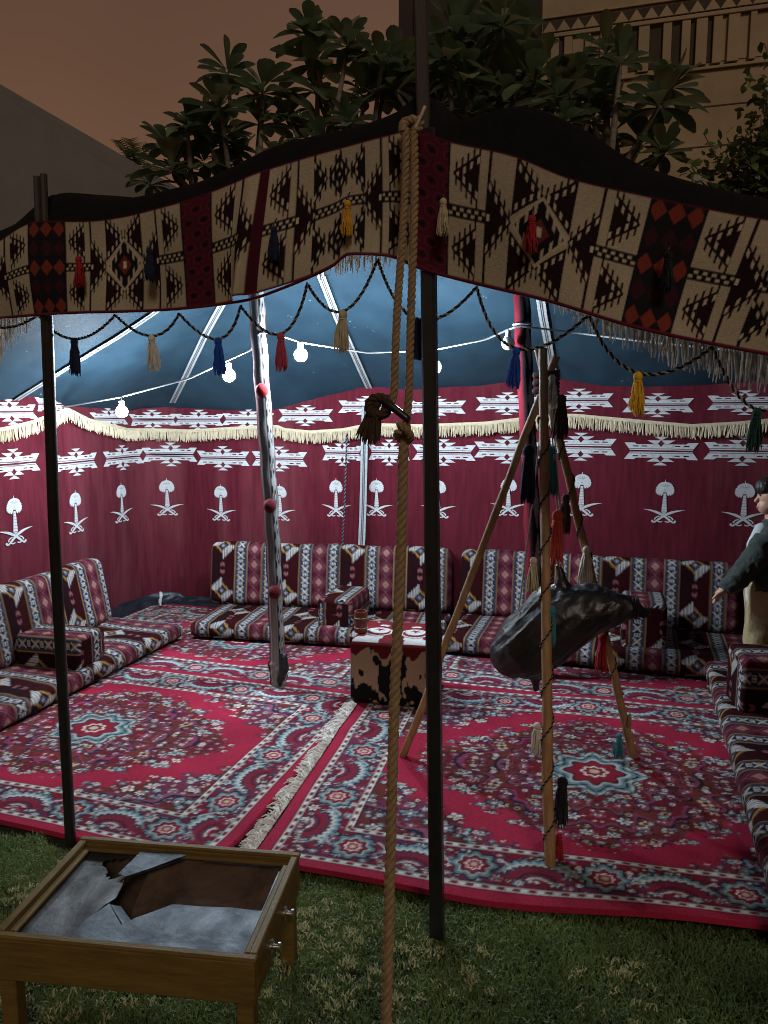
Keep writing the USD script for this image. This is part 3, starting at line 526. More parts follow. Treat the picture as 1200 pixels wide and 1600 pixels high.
t = np.linspace(0, 1, 24); ws = 2.062 + .03 * t; v, f, c = strap(wpt(2.078 - .04 * t, 1.62 - 1.2 * t, .062), .054, (1, 0, 0), (0, 0, 0)); obj('strap', (v, f), strap_m, tr, smooth=True, cd=c)

# ---------------------------------------------------------------- poles
def bar(p0, p1, w):
    p0, p1 = np.array(p0, float), np.array(p1, float); out = []
    for p in (p0, p1):
        for a, b in ((-1, -1), (1, -1), (1, 1), (-1, 1)):
            k = w / 2
            for x, y in ((a * k, b * (k - .006)), (a * (k - .006), b * k)) if a * b > 0 else ((a * (k - .006), b * k), (a * k, b * (k - .006))): out.append(p + (x, y, 0))
    h = trimesh.convex.convex_hull(np.array(out)); return tm(h)
pl_ = thing('tent_pole', 'slim black steel front pole behind the wooden brazier table', 'tent pole', group=None)
obj('shaft', tube([(-1.892, 2.21, 0), (-1.86, 2.18, 1.2), (-1.82, 2.165, 2.20)], .0195, 16), iron_m, pl_, smooth=40)
obj('pole_tip', join([tube([(-1.835, 2.16, 2.2), (-1.832, 2.16, 2.345)], .011, 8), tube([(-1.808, 2.16, 2.2), (-1.805, 2.16, 2.35)], .011, 8)]), mast_m, pl_, smooth=40)
pm_ = thing('tent_pole', 'square black steel pole standing on the grass at the front centre, beside the thick rope', 'tent pole')
obj('shaft', bar((-.472, 2.10, -.02), (-.545, 2.19, 2.36), .041), iron_m, pm_)
obj('mast', bar((-.548, 2.17, 2.33), (-.575, 2.19, 2.95), .033), mast_m, pm_); obj('collar', box((-.543, 2.175, 2.335), (.064, .064, .05), .004), iron_m, pm_)
def polewrap(a, b):
    c = np.empty(a.shape + (3,)); c[:] = MR * 1.3; d = (a / (2 * PI) - .845 + .5) % 1 - .5
    put(c, (d > -.19) & (d < -.02), W_ * .55); put(c, np.abs(d + .115) < .008, MR); put(c, np.abs(d + .065) < .007, BK); put(c, (d > -.03) & (d < .03), BK * 2); put(c, np.abs(d) < .008, W_ * .8)
    m = (d > .03) & (d < .175); put(c, m, W_ * .55); y = (b % .17) / .17 - .5; x = (d - .10) / .075; y2 = (b % .085) / .085 - .5
    put(c, m & (np.abs(x) * .5 + np.abs(y) < .32), BK); put(c, m & (np.abs(x) * .5 + np.abs(y) < .16), W_ * .8); put(c, m & (np.abs(x) > .7) & (np.abs(y2) < .25), BK)
    return c
def wrapped_pole(label, base, top, r, fn, phase):
    o = thing('wrapped_pole', label, 'tent pole'); n, k = 260, 44; t = np.linspace(0, 1, n); base, top = np.array(base), np.array(top); P = base + (top - base) * t[:, None]; P[:, 0] += .012 * np.sin(t * 5)
    A, Tt = np.meshgrid(np.linspace(0, 2 * PI, k), t, indexing='xy'); A = A; rr = r * (1 + .05 * np.sin(Tt * 60 + A) + .10 * (fb(Tt * 22, A * 1.2, 96) - .5)); rr = np.where(Tt < .06, rr * (.9 + .5 * fb(Tt * 90, A * 2, 97)), rr)
    V = P[:, None] + np.stack([np.cos(A) * rr, np.sin(A) * rr, 0 * A], -1); L = np.linalg.norm(top - base)
    obj('pole_cover', (V.reshape(-1, 3), gridf(n, k)), valance_m, o, smooth=True, cd=ss(fn, A + phase, Tt * L, 2 * PI / k, L / n).reshape(-1, 3)); return o, P
wpo, P = wrapped_pole('pole wrapped in white and black patterned cloth with red pompoms, standing on the rugs', (-1.84, 3.92, .01), (-1.925, 3.92, 2.50), .043, polewrap, 0)
for z in (1.70, 1.07, .58):
    k = np.argmin(np.abs(P[:, 2] - z)); s = trimesh.creation.icosphere(3, .036); v = np.array(s.vertices); v *= (1 + .07 * (fb(v[:, 0] * 90, v[:, 2] * 90, 98) - .5))[:, None]; obj('pompom', (v * (1, 1, 1.15) + P[k] + (.012, -.034, 0), s.faces), tas_m['red' if z > 1.5 else 'maroon'], wpo, smooth=True)
k = np.linspace(0, 1, 12); obj('hanging_rag', tube(np.stack([-1.795 + .014 * np.sin(k * 5), 3.885 - .01 * k, .22 - .19 * k], 1), .016 + .012 * np.sin(k * PI * 1.2) + .004 * np.sin(k * 17), 8), tarp_m, wpo, smooth=True)
def redwrap(a, b):
    c = np.empty(a.shape + (3,)); c[:] = MR * 1.5; p = (a / (2 * PI)) % 1; m = (p > .72) & (p < .98); put(c, m, BK * 1.4); y = (b % .30) / .30
    put(c, m & (np.abs(p - .88) * 7 + np.abs(y - .5) < .5) & (((p * 60) % 1) < .75), W_ * .6); return c
rp, P2 = wrapped_pole('pole wrapped in dark maroon cloth, behind the three-legged stick stand', (-.435, 4.50, .01), (-.545, 4.36, 2.45), .045, redwrap, 0)
k = np.argmin(np.abs(P2[:, 2] - 2.06)); an = np.linspace(0, 2 * PI, 40); obj('tie', tube(np.stack([P2[k, 0] + .051 * np.cos(an), P2[k, 1] + .051 * np.sin(an), P2[k, 2] + 0 * an], 1), .006, 6, False), white_thread, rp, smooth=True)

# ---------------------------------------------------------------- rugs
def fz(u, v): return .012 * fb(u * 1.9, v * 1.9, 100) + .05 * np.clip(fb(u * .8 + 3, v * 3.2, 104) - .55, 0, 1) + .03 * np.clip(fb(u * 2.6, v * .9 + 5, 106) - .6, 0, 1)
def make_rug(label, cu, cv, a, b, rz, lift, step, wave, group=None):
    o = thing('rug', label, 'rug'); nx, ny = int(2 * a / step) + 1, int(2 * b / step) + 1; x, y = np.meshgrid(np.linspace(-a, a, nx), np.linspace(-b, b, ny), indexing='ij')
    c = ss(lambda p, q: rug(p, q, a, b), x, y, step, step); th = math.radians(rz)
    edge = np.clip(1 - (y + b) / .6, 0, 1) ** 2; yy = y + wave * edge * np.sin(x * 3.1 + cu * 5) + .012 * (fb(x * 2, y * 2, int(abs(cu) * 9)) - .5); xx = x + .02 * (fb(x * 1.5 + 9, y * 1.5, 7) - .5)
    u, v = cu + xx * math.cos(th) - yy * math.sin(th), cv + xx * math.sin(th) + yy * math.cos(th)
    z = fz(u, v) + lift + wave * .5 * np.clip(1 - (y + b) / .22, 0, 1) * (1 + np.sin(x * 5.3 + cu * 7)) * .55
    z[0] -= .012; z[-1] -= .012; z[:, 0] -= .014; z[:, -1] -= .012
    obj('pile', (np.stack([u, v, z], -1).reshape(-1, 3), gridf(nx, ny)), rug_m, o, smooth=True, cd=c.reshape(-1, 3)); return o, (cu, cv, a, b, th)
make_rug('red medallion rug at the back left, in front of the long back seat', -2.46, 4.64, 1.20, .76, 0, .006, .0095, 0)
make_rug('red medallion rug at the back right, half under the seat behind the hanging goatskin', -.03, 4.98, 1.20, .78, 0, .006, .0095, 0)
rl, _ = make_rug('large red medallion rug at front left, between the left mattress and white fringe', -2.46, 3.085, 1.175, .880, -1.0, .014, .0068, .03)
rr_, G = make_rug('large red medallion rug at front right under the wooden tripod', -.045, 3.29, 1.215, .955, 4.2, .022, .0068, .028)
k = np.random.default_rng(21); parts = []
for y in np.arange(-.945, .55, .0032):
    L = k.uniform(.03, .075); dx = np.cumsum(k.normal(-.004, .014, 5)); dx -= dx[0]; lx = -1.215 - np.linspace(0, L, 5); ly = y + np.cumsum(k.normal(.012 * math.sin(y * 19), .010, 5)); th = G[4]; u, v = G[0] + lx * math.cos(th) - ly * math.sin(th), G[1] + lx * math.sin(th) + ly * math.cos(th)
    parts.append(tube(np.stack([u, v, fz(u, v) + .026 + k.uniform(0, .018) * np.sin(np.linspace(0, PI, 5))], 1), [.0035, .004, .004, .0035, .002], 4, False))
obj('fringe', join(parts), plain('off_white_fringe', (.66, .64, .60), rough=.9, var=.15, scale=40, bump=.3, bscale=300), rr_, kind='stuff')

# ---------------------------------------------------------------- seats: mattresses, back cushions, box cushions
def cushion(name, label, cat, L, W, H, r, loc, rz, tilt=0.0, step=.0085, a0=0.0, b0=0.0, along=True, puff=.010, seed=1, group=None, capa=.0):
    """a rounded slab of length L (x), depth W (y), height H (z); stripes run across its length unless along is False"""
    pts = []
    for cx, cy, a in ((W / 2 - r, H / 2 - r, 0), (-W / 2 + r, H / 2 - r, PI / 2), (-W / 2 + r, -H / 2 + r, PI), (W / 2 - r, -H / 2 + r, 3 * PI / 2)):
        for t in np.linspace(a, a + PI / 2, 6): pts.append((cx + r * math.cos(t), cy + r * math.sin(t), 0))
    pts.append(pts[0]); p, s = resample(np.array(pts), step); p = p[:-1, :2]; s = s[:-1]; n = len(p)
    start = np.argmin(p[:, 0] * 1 + p[:, 1]); p = np.roll(p, -start, 0)          # start at the lower front edge
    d = np.linalg.norm(np.diff(np.vstack([p, p[:1]]), axis=0), axis=1); s = np.r_[0, np.cumsum(d)[:-1]]
    ends = [(L / 2 - r + r * math.sin(t), r - r * math.cos(t)) for t in np.linspace(0, PI / 2, 7)]
    xs, ins, cap = [], [], []
    m = min(W, H) / 2; ci = np.arange(r, m, step * 1.2)[::-1]
    for q in ci: xs.append(-L / 2); ins.append(q); cap.append(-L / 2 - (q - r))
    for x, q in ends[::-1][:-1]: xs.append(-x); ins.append(q); cap.append(-x)
    for x in np.linspace(-(L / 2 - r), L / 2 - r, max(3, int((L - 2 * r) / step))): xs.append(x); ins.append(0); cap.append(x)
    for x, q in ends[1:]: xs.append(x); ins.append(q); cap.append(x)
    for q in ci[::-1]: xs.append(L / 2); ins.append(q); cap.append(L / 2 + (q - r))
    xs, ins, cap = map(np.array, (xs, ins, cap)); sc = np.stack([1 - 2 * ins / W, 1 - 2 * ins / H], 1); nx = len(xs)
    Y = p[None, :, 0] * sc[:, 0:1]; Z = p[None, :, 1] * sc[:, 1:2]; X = np.broadcast_to(xs[:, None], Y.shape)
    pf = puff * (1.2 * fb(X * 3.1 + seed, Y * 4 + Z * 3 + seed, 110 + seed) + .4 * fb(X * 9, Y * 9 + Z * 7, 111 + seed) - .5); e = np.clip((L / 2 - np.abs(X)) / .12, 0.1, 1)
    Z2 = Z + np.sign(Z) * pf * e * np.clip((W / 2 - np.abs(Y)) / .08, 0, 1) * 1.6; Y2 = Y + np.sign(Y) * pf * e * np.clip((H / 2 - np.abs(Z)) / .05, 0, 1)
    A = np.broadcast_to(cap[:, None], Y.shape); Bq = np.broadcast_to(s[None], Y.shape)
    col = ss(sadu, A + a0, Bq + b0, step, step) if along else ss(sadu, Bq + a0, A + b0, step, step)
    cm = (ins > r * .75)[:, None] & np.ones_like(Y, bool); pc = ss(sadu, Y + a0 + capa, Z + H / 2 + b0 + .03, step, step); col = np.where(cm[..., None], pc, col)
    th, tl = math.radians(rz), math.radians(tilt)
    Yt, Zt = Y2 * math.cos(tl) - Z2 * math.sin(tl), Y2 * math.sin(tl) + Z2 * math.cos(tl)
    zoff = Zt.min()
    V = np.stack([loc[0] + X * math.cos(th) - Yt * math.sin(th), loc[1] + X * math.sin(th) + Yt * math.cos(th), loc[2] + Zt - zoff], -1).reshape(-1, 3)
    i, j = np.meshgrid(np.arange(nx - 1), np.arange(n), indexing='ij'); i, j = i.ravel(), j.ravel(); k = (j + 1) % n
    F_ = np.stack([i * n + j, (i + 1) * n + j, (i + 1) * n + k, i * n + k], 1); F_ = np.vstack([F_[:, [0, 1, 2]], F_[:, [0, 2, 3]]])
    V = np.vstack([V, V[:n].mean(0), V[-n:].mean(0)]); col = np.vstack([col.reshape(-1, 3), col[0].mean(0), col[-1].mean(0)]); j = np.arange(n); k = (j + 1) % n; b_ = (nx - 1) * n
    F_ = np.vstack([F_, np.stack([np.full(n, nx * n), j, k], 1), np.stack([np.full(n, nx * n + 1), b_ + k, b_ + j], 1)])
    o = thing(name, label, cat, group=group); obj('cover', (V, F_), sadu_m, o, smooth=True, cd=col)
    return o
cushion('floor_mattress', 'striped floor mattress at the back left, running behind the wrapped pole', 'mattress', 1.76, .66, .105, .035, (-1.975, 4.985, .012), 5.5, a0=.23, puff=.016, seed=1)
cushion('floor_mattress', 'striped floor mattress at the back right, under the goatskin and the boy', 'mattress', 1.98, .66, .105, .035, (-.08, 5.055, .012), -1.0, a0=.02, puff=.016, seed=2)
cushion('floor_mattress', 'striped floor mattress along the left wall', 'mattress', 2.7, .66, .10, .035, (-3.17, 3.20, .012), 90, a0=.12, b0=.0, puff=.016, seed=3)
cushion('floor_mattress', 'striped floor mattress at the right edge, beside the front right rug', 'mattress', 2.5, .66, .105, .035, (.85, 3.49, .020), -90.5, a0=.05, step=.0062, puff=.016, seed=4)
cushion('back_cushion', 'long upright striped back cushion against the back wall, left of the black centre pole', 'back cushion', 1.84, .14, .47, .055, (-2.04, 5.27, .115), 8.0, tilt=-9, a0=.405, b0=.035, puff=.018, seed=5)
cushion('back_cushion', 'long upright striped back cushion against the back wall, behind the goatskin', 'back cushion', 1.86, .14, .47, .055, (-.135, 5.41, .115), 0.6, tilt=-7, a0=.45, b0=.035, puff=.018, seed=6)
cushion('back_cushion', 'upright striped back cushion against the left wall', 'back cushion', 1.70, .14, .46, .055, (-3.40, 3.62, .105), 93, tilt=-10, a0=.155, b0=.035, puff=.018, seed=7)
cushion('armrest_cushion', 'boxy armrest cushion on the left mattress behind the slim front pole', 'armrest cushion', .42, .27, .20, .025, (-3.10, 3.635, .112), 4, along=False, a0=.20, b0=.1, step=.0065, puff=.006, seed=8)
cushion('armrest_cushion', 'boxy armrest cushion on the back mattress, behind the hide print ottoman', 'armrest cushion', .44, .25, .21, .028, (-1.81, 4.965, .112), 92, along=False, a0=.13, b0=.05, step=.0065, puff=.006, seed=9)
cushion('armrest_cushion', 'boxy armrest cushion on the back mattress right of the goatskin neck', 'armrest cushion', .36, .26, .31, .028, (.185, 5.02, .112), 91, along=False, a0=.20, b0=.02, step=.0065, puff=.006, seed=10)
cushion('armrest_cushion', 'boxy armrest cushion at the right edge, below the boy', 'armrest cushion', .50, .27, .30, .025, (.835, 4.06, .118), 8, along=False, a0=.05, b0=.1, step=.006, puff=.006, seed=11)

# ---------------------------------------------------------------- ottoman and cup
def rounded_box_grid(sx, sy, sz, r, step):
    """(V, F, face id, a, b) of a rounded box standing on z=0"""
    Vs, Fs, ids, aa, bb, n = [], [], [], [], [], 0
    for fid, (ax, sg) in enumerate([(0, -1), (0, 1), (1, -1), (1, 1), (2, 1), (2, -1)]):
        d = [sx, sy, sz]; o = [k for k in range(3) if k != ax]; na, nb = int(d[o[0]] / step) + 2, int(d[o[1]] / step) + 2
        a, b = np.meshgrid(np.linspace(-.5, .5, na) * d[o[0]], np.linspace(-.5, .5, nb) * d[o[1]], indexing='ij'); p = np.zeros(a.shape + (3,)); p[..., o[0]] = a; p[..., o[1]] = b; p[..., ax] = sg * d[ax] / 2
        c = np.clip(p, -(np.array(d) / 2 - r), np.array(d) / 2 - r); e = p - c; l = np.linalg.norm(e, axis=-1, keepdims=True); p = c + e / np.maximum(l, 1e-9) * np.minimum(l, r)
        Vs.append(p.reshape(-1, 3)); Fs.append((gridf(na, nb) if (sg > 0) ^ (ax == 1) else gridf(na, nb)[:, ::-1]) + n); ids.append(np.full(a.size, fid)); aa.append(a.ravel()); bb.append(b.ravel()); n += a.size
    return np.vstack(Vs) + (0, 0, sz / 2), np.vstack(Fs), np.concatenate(ids), np.concatenate(aa), np.concatenate(bb)
V, F_, I, a, b = rounded_box_grid(.45, .42, .355, .035, .0055)
def hide(a, b, s):
    n = fb(np.abs(a) * 11 + s + 2, b * 8, 124 + s) + .16 * (vn(a * 75, b * 26, 9) - .5) + .10 * np.clip(.5 - np.abs(a) * 5, 0, .5); return n
c = np.empty((len(V), 3)); side = I < 4; hn = hide(a, b, 0); c[:] = np.where((hn > .415)[:, None], BK * .6, CR * np.array((.66, .55, .52)))
colr = (b > .355 / 2 - .07 + .03 * np.sin(a * 40) * 1.0 + .02 * vn(a * 60, 0 * a, 3)) & side; nt = fb(a * 11 + 2, b * 8, 131); c[colr] = np.where((nt > .62)[:, None], W_, np.array((.10, .007, .010)))[colr]
right = I == 1; c[right] = np.where((hn > .75)[:, None], CR * .6, np.array((.09, .008, .012)))[right]
top = I == 4; nt = fb(np.abs(a) * 10, b * 10, 133); c[top] = np.where((nt > .60)[:, None], W_ * .7, np.array((.12, .008, .011)))[top]
for cx in (-.10, .10):
    d1 = np.hypot(a - cx, b + .03); d2 = np.hypot(a - cx, b + .005); c[top & (d1 < .088)] = np.array((.12, .008, .011)); c[top & (d1 < .078)] = W_ * .7; c[top & (d1 < .066) & (d2 > .055)] = np.array((.12, .01, .012)); th = np.arctan2(b - .01, a - cx)
    c[top & (np.hypot(a - cx, b - .01) < .030 * (.65 + .35 * np.cos(5 * th + PI / 2)))] = np.array((.12, .008, .011))
ott = thing('ottoman', 'cube ottoman in black and cream hide print with dark red top', 'ottoman', (-1.135, 3.975, .028), 5)
obj('cover', (V, F_), cow_m, ott, smooth=True, cd=c)
cup = thing('beaker', 'brown red cylindrical beaker with pale bands, standing on the ottoman', 'beaker', (-1.325, 3.90, .384))
pr = np.array([[0, 0], [.035, 0], [.037, .004], [.037, .108], [.035, .118], [.031, .118], [.030, .10], [0, .10]]); obj('body', tm(trimesh.creation.revolve(pr, sections=28)), cup_m, cup, smooth=35)
for z in (.028, .082): an = np.linspace(0, 2 * PI, 33); obj('band', tube(np.stack([.0375 * np.cos(an), .0375 * np.sin(an), z + 0 * an], 1), .0022, 6, False), cup_band, cup, smooth=True)

# ---------------------------------------------------------------- person, beside the right edge
def skeleton(bones, length=.018, it=10):
    ms = []
    for (p, r), (q, s) in bones:
        pts = np.vstack([np.array(trimesh.creation.icosphere(2, r).vertices) + p, np.array(trimesh.creation.icosphere(2, s).vertices) + q]); ms.append(m3.Manifold.hull_points(pts))
    m = m3.Manifold.batch_boolean(ms, m3.OpType.Add).refine_to_length(length).to_mesh(); t = trimesh.Trimesh(m.vert_properties[:, :3], m.tri_verts, process=True); trimesh.smoothing.filter_taubin(t, iterations=it); return t
def chain(*j): return [((np.array(a[:3], float), a[3]), (np.array(b[:3], float), b[3])) for a, b in zip(j[:-1], j[1:])]
pn = thing('person', 'young boy in olive jacket and khaki trousers standing on the mattress, right edge', 'person')
X0, Y0, Z0 = .768, 4.32, .125          # he faces left (-x) and a little to the camera
J = lambda x, y, z, r: (X0 + x, Y0 + y, Z0 + z, r)
hd = [((np.array([X0 - .005, Y0, Z0 + 1.045]), .076), (np.array([X0 + .012, Y0, Z0 + 1.055]), .080)), ((np.array([X0 - .035, Y0 - .005, Z0 + .985]), .045), (np.array([X0, Y0, Z0 + 1.02]), .068))]
armL = [J(-.05, -.115, .80, .045), J(-.135, -.135, .665, .036), J(-.215, -.14, .575, .026), J(-.235, -.14, .558, .022)]
armR = [J(.03, .125, .80, .045), J(.07, .17, .66, .036), J(.02, .19, .55, .026)]
legs = [chain(J(-.01, -.065, .52, .075), J(-.04, -.07, .29, .055), J(0, -.07, .06, .036), J(-.09, -.075, .03, .028)), chain(J(-.01, .065, .52, .075), J(-.01, .07, .29, .055), J(.04, .07, .06, .036), J(-.05, .075, .03, .028))]
fingers = []; hand = np.array(armL[-1][:3]); dirn = np.array([-.62, -.06, -.78])
for k, (dy, L) in enumerate([(-.022, .045), (-.008, .05), (.007, .047), (.02, .038)]):
    a = hand + np.array([-.016, dy, -.02]); m_ = a + dirn * L * .55; e = m_ + np.array([-.3, 0, -.95]) * L * .5; fingers += chain((*a, .0085), (*m_, .0078), (*e, .0062))
fingers += chain((*(hand + (-.004, -.028, .0)), .009), (*(hand + (-.032, -.04, -.018)), .0082), (*(hand + (-.046, -.036, -.036)), .0066))
palm = chain((*(hand + (0, -.012, 0)), .02), (*(hand + (-.02, -.012, -.022)), .018)) + chain((*(hand + (0, .012, 0)), .019), (*(hand + (-.018, .012, -.022)), .017))
nose = chain(J(-.072, -.006, 1.03, .010), J(-.086, -.008, 1.010, .010)); ears = chain(J(.015, -.083, 1.025, .016), J(.022, -.088, 1.045, .018)) + chain(J(.015, .083, 1.025, .016), J(.022, .088, 1.045, .018))
body = skeleton(hd + nose + ears + chain(J(.01, 0, .86, .045), J(0, 0, .97, .043)) + chain(J(.01, 0, .56, .105), J(.015, 0, .80, .10)) + chain(J(0, -.07, .8, .06), J(0, .07, .8, .06)) + chain(*armL) + chain(*armR) + legs[0] + legs[1] + palm + fingers, .011, 6)
pb = obj('body', tm(body), skin_m, pn, smooth=True)
big = lambda ch, d: [((p, r + d), (q, s + d)) for (p, r), (q, s) in ch]
jk = skeleton(big(chain(J(.005, -.05, .50, .088), J(.01, -.06, .80, .075)) + chain(J(.005, .05, .50, .088), J(.01, .06, .80, .075)) + chain(J(.0, -.085, .80, .055), J(0, .085, .80, .055)) + chain(J(.01, 0, .84, .05), J(.01, 0, .875, .045)) + chain(*[J(-.05, -.115, .80, .05), J(-.135, -.135, .665, .043), J(-.20, -.14, .592, .034)]) + chain(*armR), .018), .014, 8)
v = np.array(jk.vertices); v += .024 * (np.stack([fb(v[:, 0] * 26 + v[:, 2] * 12, v[:, 1] * 16 + v[:, 2] * 30, s) for s in (1, 2, 3)], 1) - .5); obj('jacket', (v, jk.faces), jacket_m, pb, smooth=True)
tr_ = skeleton(big(legs[0][:2] + legs[1][:2] + chain(J(-.005, -.05, .54, .08), J(-.005, .05, .54, .08)), .022), .016, 8); v = np.array(tr_.vertices); v += .014 * (np.stack([fb(v[:, 0] * 14, v[:, 1] * 14 + v[:, 2] * 18, s) for s in (4, 5, 6)], 1) - .5); obj('trousers', (v, tr_.faces), pants_m, pb, smooth=True)
obj('shirt', tm(skeleton(chain(J(-.075, -.02, .50, .035), J(-.088, -.01, .78, .03), J(-.05, 0, .86, .036)), .014, 6)), shirt_m, pb, smooth=True)
hr = skeleton([((np.array([X0 + .012, Y0, Z0 + 1.062]), .085), (np.array([X0 + .028, Y0, Z0 + 1.07]), .085)), ((np.array([X0 - .052, Y0 - .02, Z0 + 1.083]), .046), (np.array([X0 + .02, Y0, Z0 + 1.09]), .068)), ((np.array([X0 + .05, Y0, Z0 + 1.0]), .05), (np.array([X0 + .045, Y0, Z0 + 1.05]), .066))], .011, 4); v = np.array(hr.vertices); v += .009 * (np.stack([fb(v[:, 0] * 60, v[:, 1] * 60 + v[:, 2] * 30, s) for s in (7, 8, 9)], 1) - .5); obj('hair', (v, hr.faces), hair_m, pb, smooth=True)
for s in (-1, 1): e = trimesh.creation.icosphere(2, .0075); obj('eye', (np.array(e.vertices) + (X0 - .0695, Y0 + s * .030 - .004, Z0 + 1.043), e.faces), hair_m, pb, smooth=True)
obj('mouth', tube(np.array([[X0 - .076, Y0 - .022, Z0 + .978], [X0 - .081, Y0 - .004, Z0 + .976], [X0 - .076, Y0 + .014, Z0 + .978]]), .004, 6), tas_m['rose'], pb, smooth=True)
for k in legs: f0, f1 = k[2]; obj('shoe', tm(skeleton([((f0[0] - (0, 0, .018), .040), (f1[0] - (.02, 0, 0), .034))], .014, 4)), hair_m, pb, smooth=True)

# ---------------------------------------------------------------- tripod of sticks, goatskin
def tassel_mesh(p, L, rg, spread=.30, dirv=(0, 0, -1), fat=1.0):
    """head, neck and skirt of a wool tassel hanging from p"""
    p = np.array(p, float); d = np.array(dirv, float); d /= np.linalg.norm(d); e1 = np.cross(d, (0.3, 1, .1)); e1 /= np.linalg.norm(e1); e2 = np.cross(d, e1); R = .105 * L * fat
    s = trimesh.creation.icosphere(2, R); parts = [(np.array(s.vertices) * (1, 1, 1.15) + p + d * R * 1.1, np.array(s.faces))]
    an = np.linspace(0, 2 * PI, 14); nk = p + d * R * 2.1; parts.append(tube(nk + R * .72 * (np.cos(an)[:, None] * e1 + np.sin(an)[:, None] * e2), R * .22, 5, False))
    for k in range(64):
        a = rg.uniform(0, 2 * PI); r = math.sqrt(rg.uniform(.05, 1)); l = (L - 2 * R) * rg.uniform(.82, 1.05); t = np.linspace(0, 1, 5)[:, None]; rad = e1 * math.cos(a) + e2 * math.sin(a)
        c = nk - d * R * .3 + d * l * t + rad * (r * R * .7 + r * R * spread * 4.2 * (t ** .75) * (.8 + .3 * math.sin(a * 3))) + rg.normal(0, .0016, (5, 3)) * (t > .2); parts.append(tube(c, np.array([.9, 1.15, 1.15, 1.1, .5]) * R * .17, 4, False))
    return join(parts)
tg = np.random.default_rng(31)
tri = thing('stick_tripod', 'tripod of three peeled wooden sticks bound with cord and hung with tassels', 'tripod')
LEG = {'f': ((-.177, 2.543, 0.03), (-.289, 2.98, 1.825)), 'r': ((.117, 3.496, 0.03), (-.313, 3.02, 1.833)), 'l': ((-.893, 3.221, 0.03), (-.251, 3.1, 1.806))}
def stick(k, r, seed):
    a, b = map(np.array, LEG[k]); t = np.linspace(0, 1, 30)[:, None]; p = a + (b - a) * t; p[:, 0] += .014 * (fb(t[:, 0] * 6, 0 * t[:, 0], seed) - .5); p[:, 1] += .014 * (fb(t[:, 0] * 6, 3 + 0 * t[:, 0], seed) - .5)
    return p, tube(p, r * (1.08 - .16 * t[:, 0] + .10 * (fb(t[:, 0] * 14, 7 + 0 * t[:, 0], seed) - .5)), 10)
def two_tone(strands, cols):
    v, f = join(strands); n = len(v) // len(strands); return (v, f), np.vstack([np.tile(np.array(c, float), (len(s[0]), 1)) for s, c in zip(strands, cols)])
BKC, WHC = (.010, .010, .014), (.42, .40, .36)
for key, r, sd, wr in (('f', .0185, 1, (.04, .86)), ('r', .0170, 2, (.18, .80)), ('l', .0165, 3, None)):
    p, m = stick(key, r, sd); obj('stick', m, wood_m, tri, smooth=True)
    if wr:
        t = np.linspace(wr[0], wr[1], 220); c = np.stack([np.interp(t, np.linspace(0, 1, 30), p[:, k]) for k in range(3)], 1); a = t * 70; c = c + (r + .003) * np.stack([np.cos(a), np.sin(a), 0 * a], 1); m, cd = two_tone(twisted(c, .0042, .02, 2, 5), [BKC, (.16, .13, .11)]); obj('wound_cord', m, cord_m, tri, smooth=True, cd=cd)
apx = np.array([-.280, 3.055, 1.70]); an = np.linspace(0, 2 * PI * 6, 150); obj('lashing', tube(np.stack([apx[0] + .045 * np.cos(an), apx[1] + .065 * np.sin(an), 1.655 + .09 * np.linspace(0, 1, 150) + .01 * np.sin(an * .5)], 1), .008, 6), tas_m['brown'], tri, smooth=True)
def on(key, z, off=(0, -.02, 0)): a, b = map(np.array, LEG[key]); return a + (b - a) * (z - a[2]) / (b[2] - a[2]) + np.array(off)
for col, lab, key, z, L, off, sp in [('white', 'white wool tuft at the apex', 'r', 1.74, .13, (.04, -.07, -.01), .4), ('brown', 'brown and tan tuft under the apex', 'r', 1.665, .17, (.06, -.10, -.01), .32), ('navy', 'dark navy tassel high on the front stick', 'f', 1.47, .22, (-.055, .0, 0), .16), ('teal', 'teal tassel on the back right stick', 'r', 1.46, .20, (-.03, -.04, 0), .22),
        ('coral', 'coral red tassel behind the front stick', 'f', 1.235, .20, (.045, .02, 0), .18), ('brown', 'brown tassel on the right stick', 'r', 1.265, .16, (-.02, -.04, 0), .25), ('cream', 'cream tassel left of the front stick', 'f', 1.07, .13, (-.04, -.02, 0), .24), ('white', 'white tassel on the right stick', 'r', 1.05, .16, (.015, -.04, 0), .32),
        ('teal', 'thin teal tassel against the goatskin', 'f', .90, .16, (.02, .0, 0), .10), ('red', 'dark red tassel low on the right stick', 'r', .66, .17, (-.005, -.035, 0), .22), ('white', 'white tassel low on the front stick', 'f', .50, .12, (-.035, -.01, 0), .2), ('black', 'black tassel low on the front stick', 'f', .325, .18, (.05, .0, 0), .18),
        ('teal', 'dark teal tassel at the foot of the right stick', 'r', .17, .12, (-.035, -.03, 0), .35), ('red', 'dark red tuft at the foot of the front stick', 'f', .135, .10, (.035, .01, 0), .30), ('tan', 'tan knot left of the right stick', 'r', .27, .06, (.03, -.01, 0), .2)]:
    obj('tassel', tassel_mesh(on(key, z, off), L, tg, sp), tas_m[col], tri, smooth=True, label=lab)
gs = thing('goatskin_bag', 'black leather goatskin churn bag hanging from the tripod', 'goatskin bag')
Q = lambda u, z, r, v=3.08: (u, v, z, r)
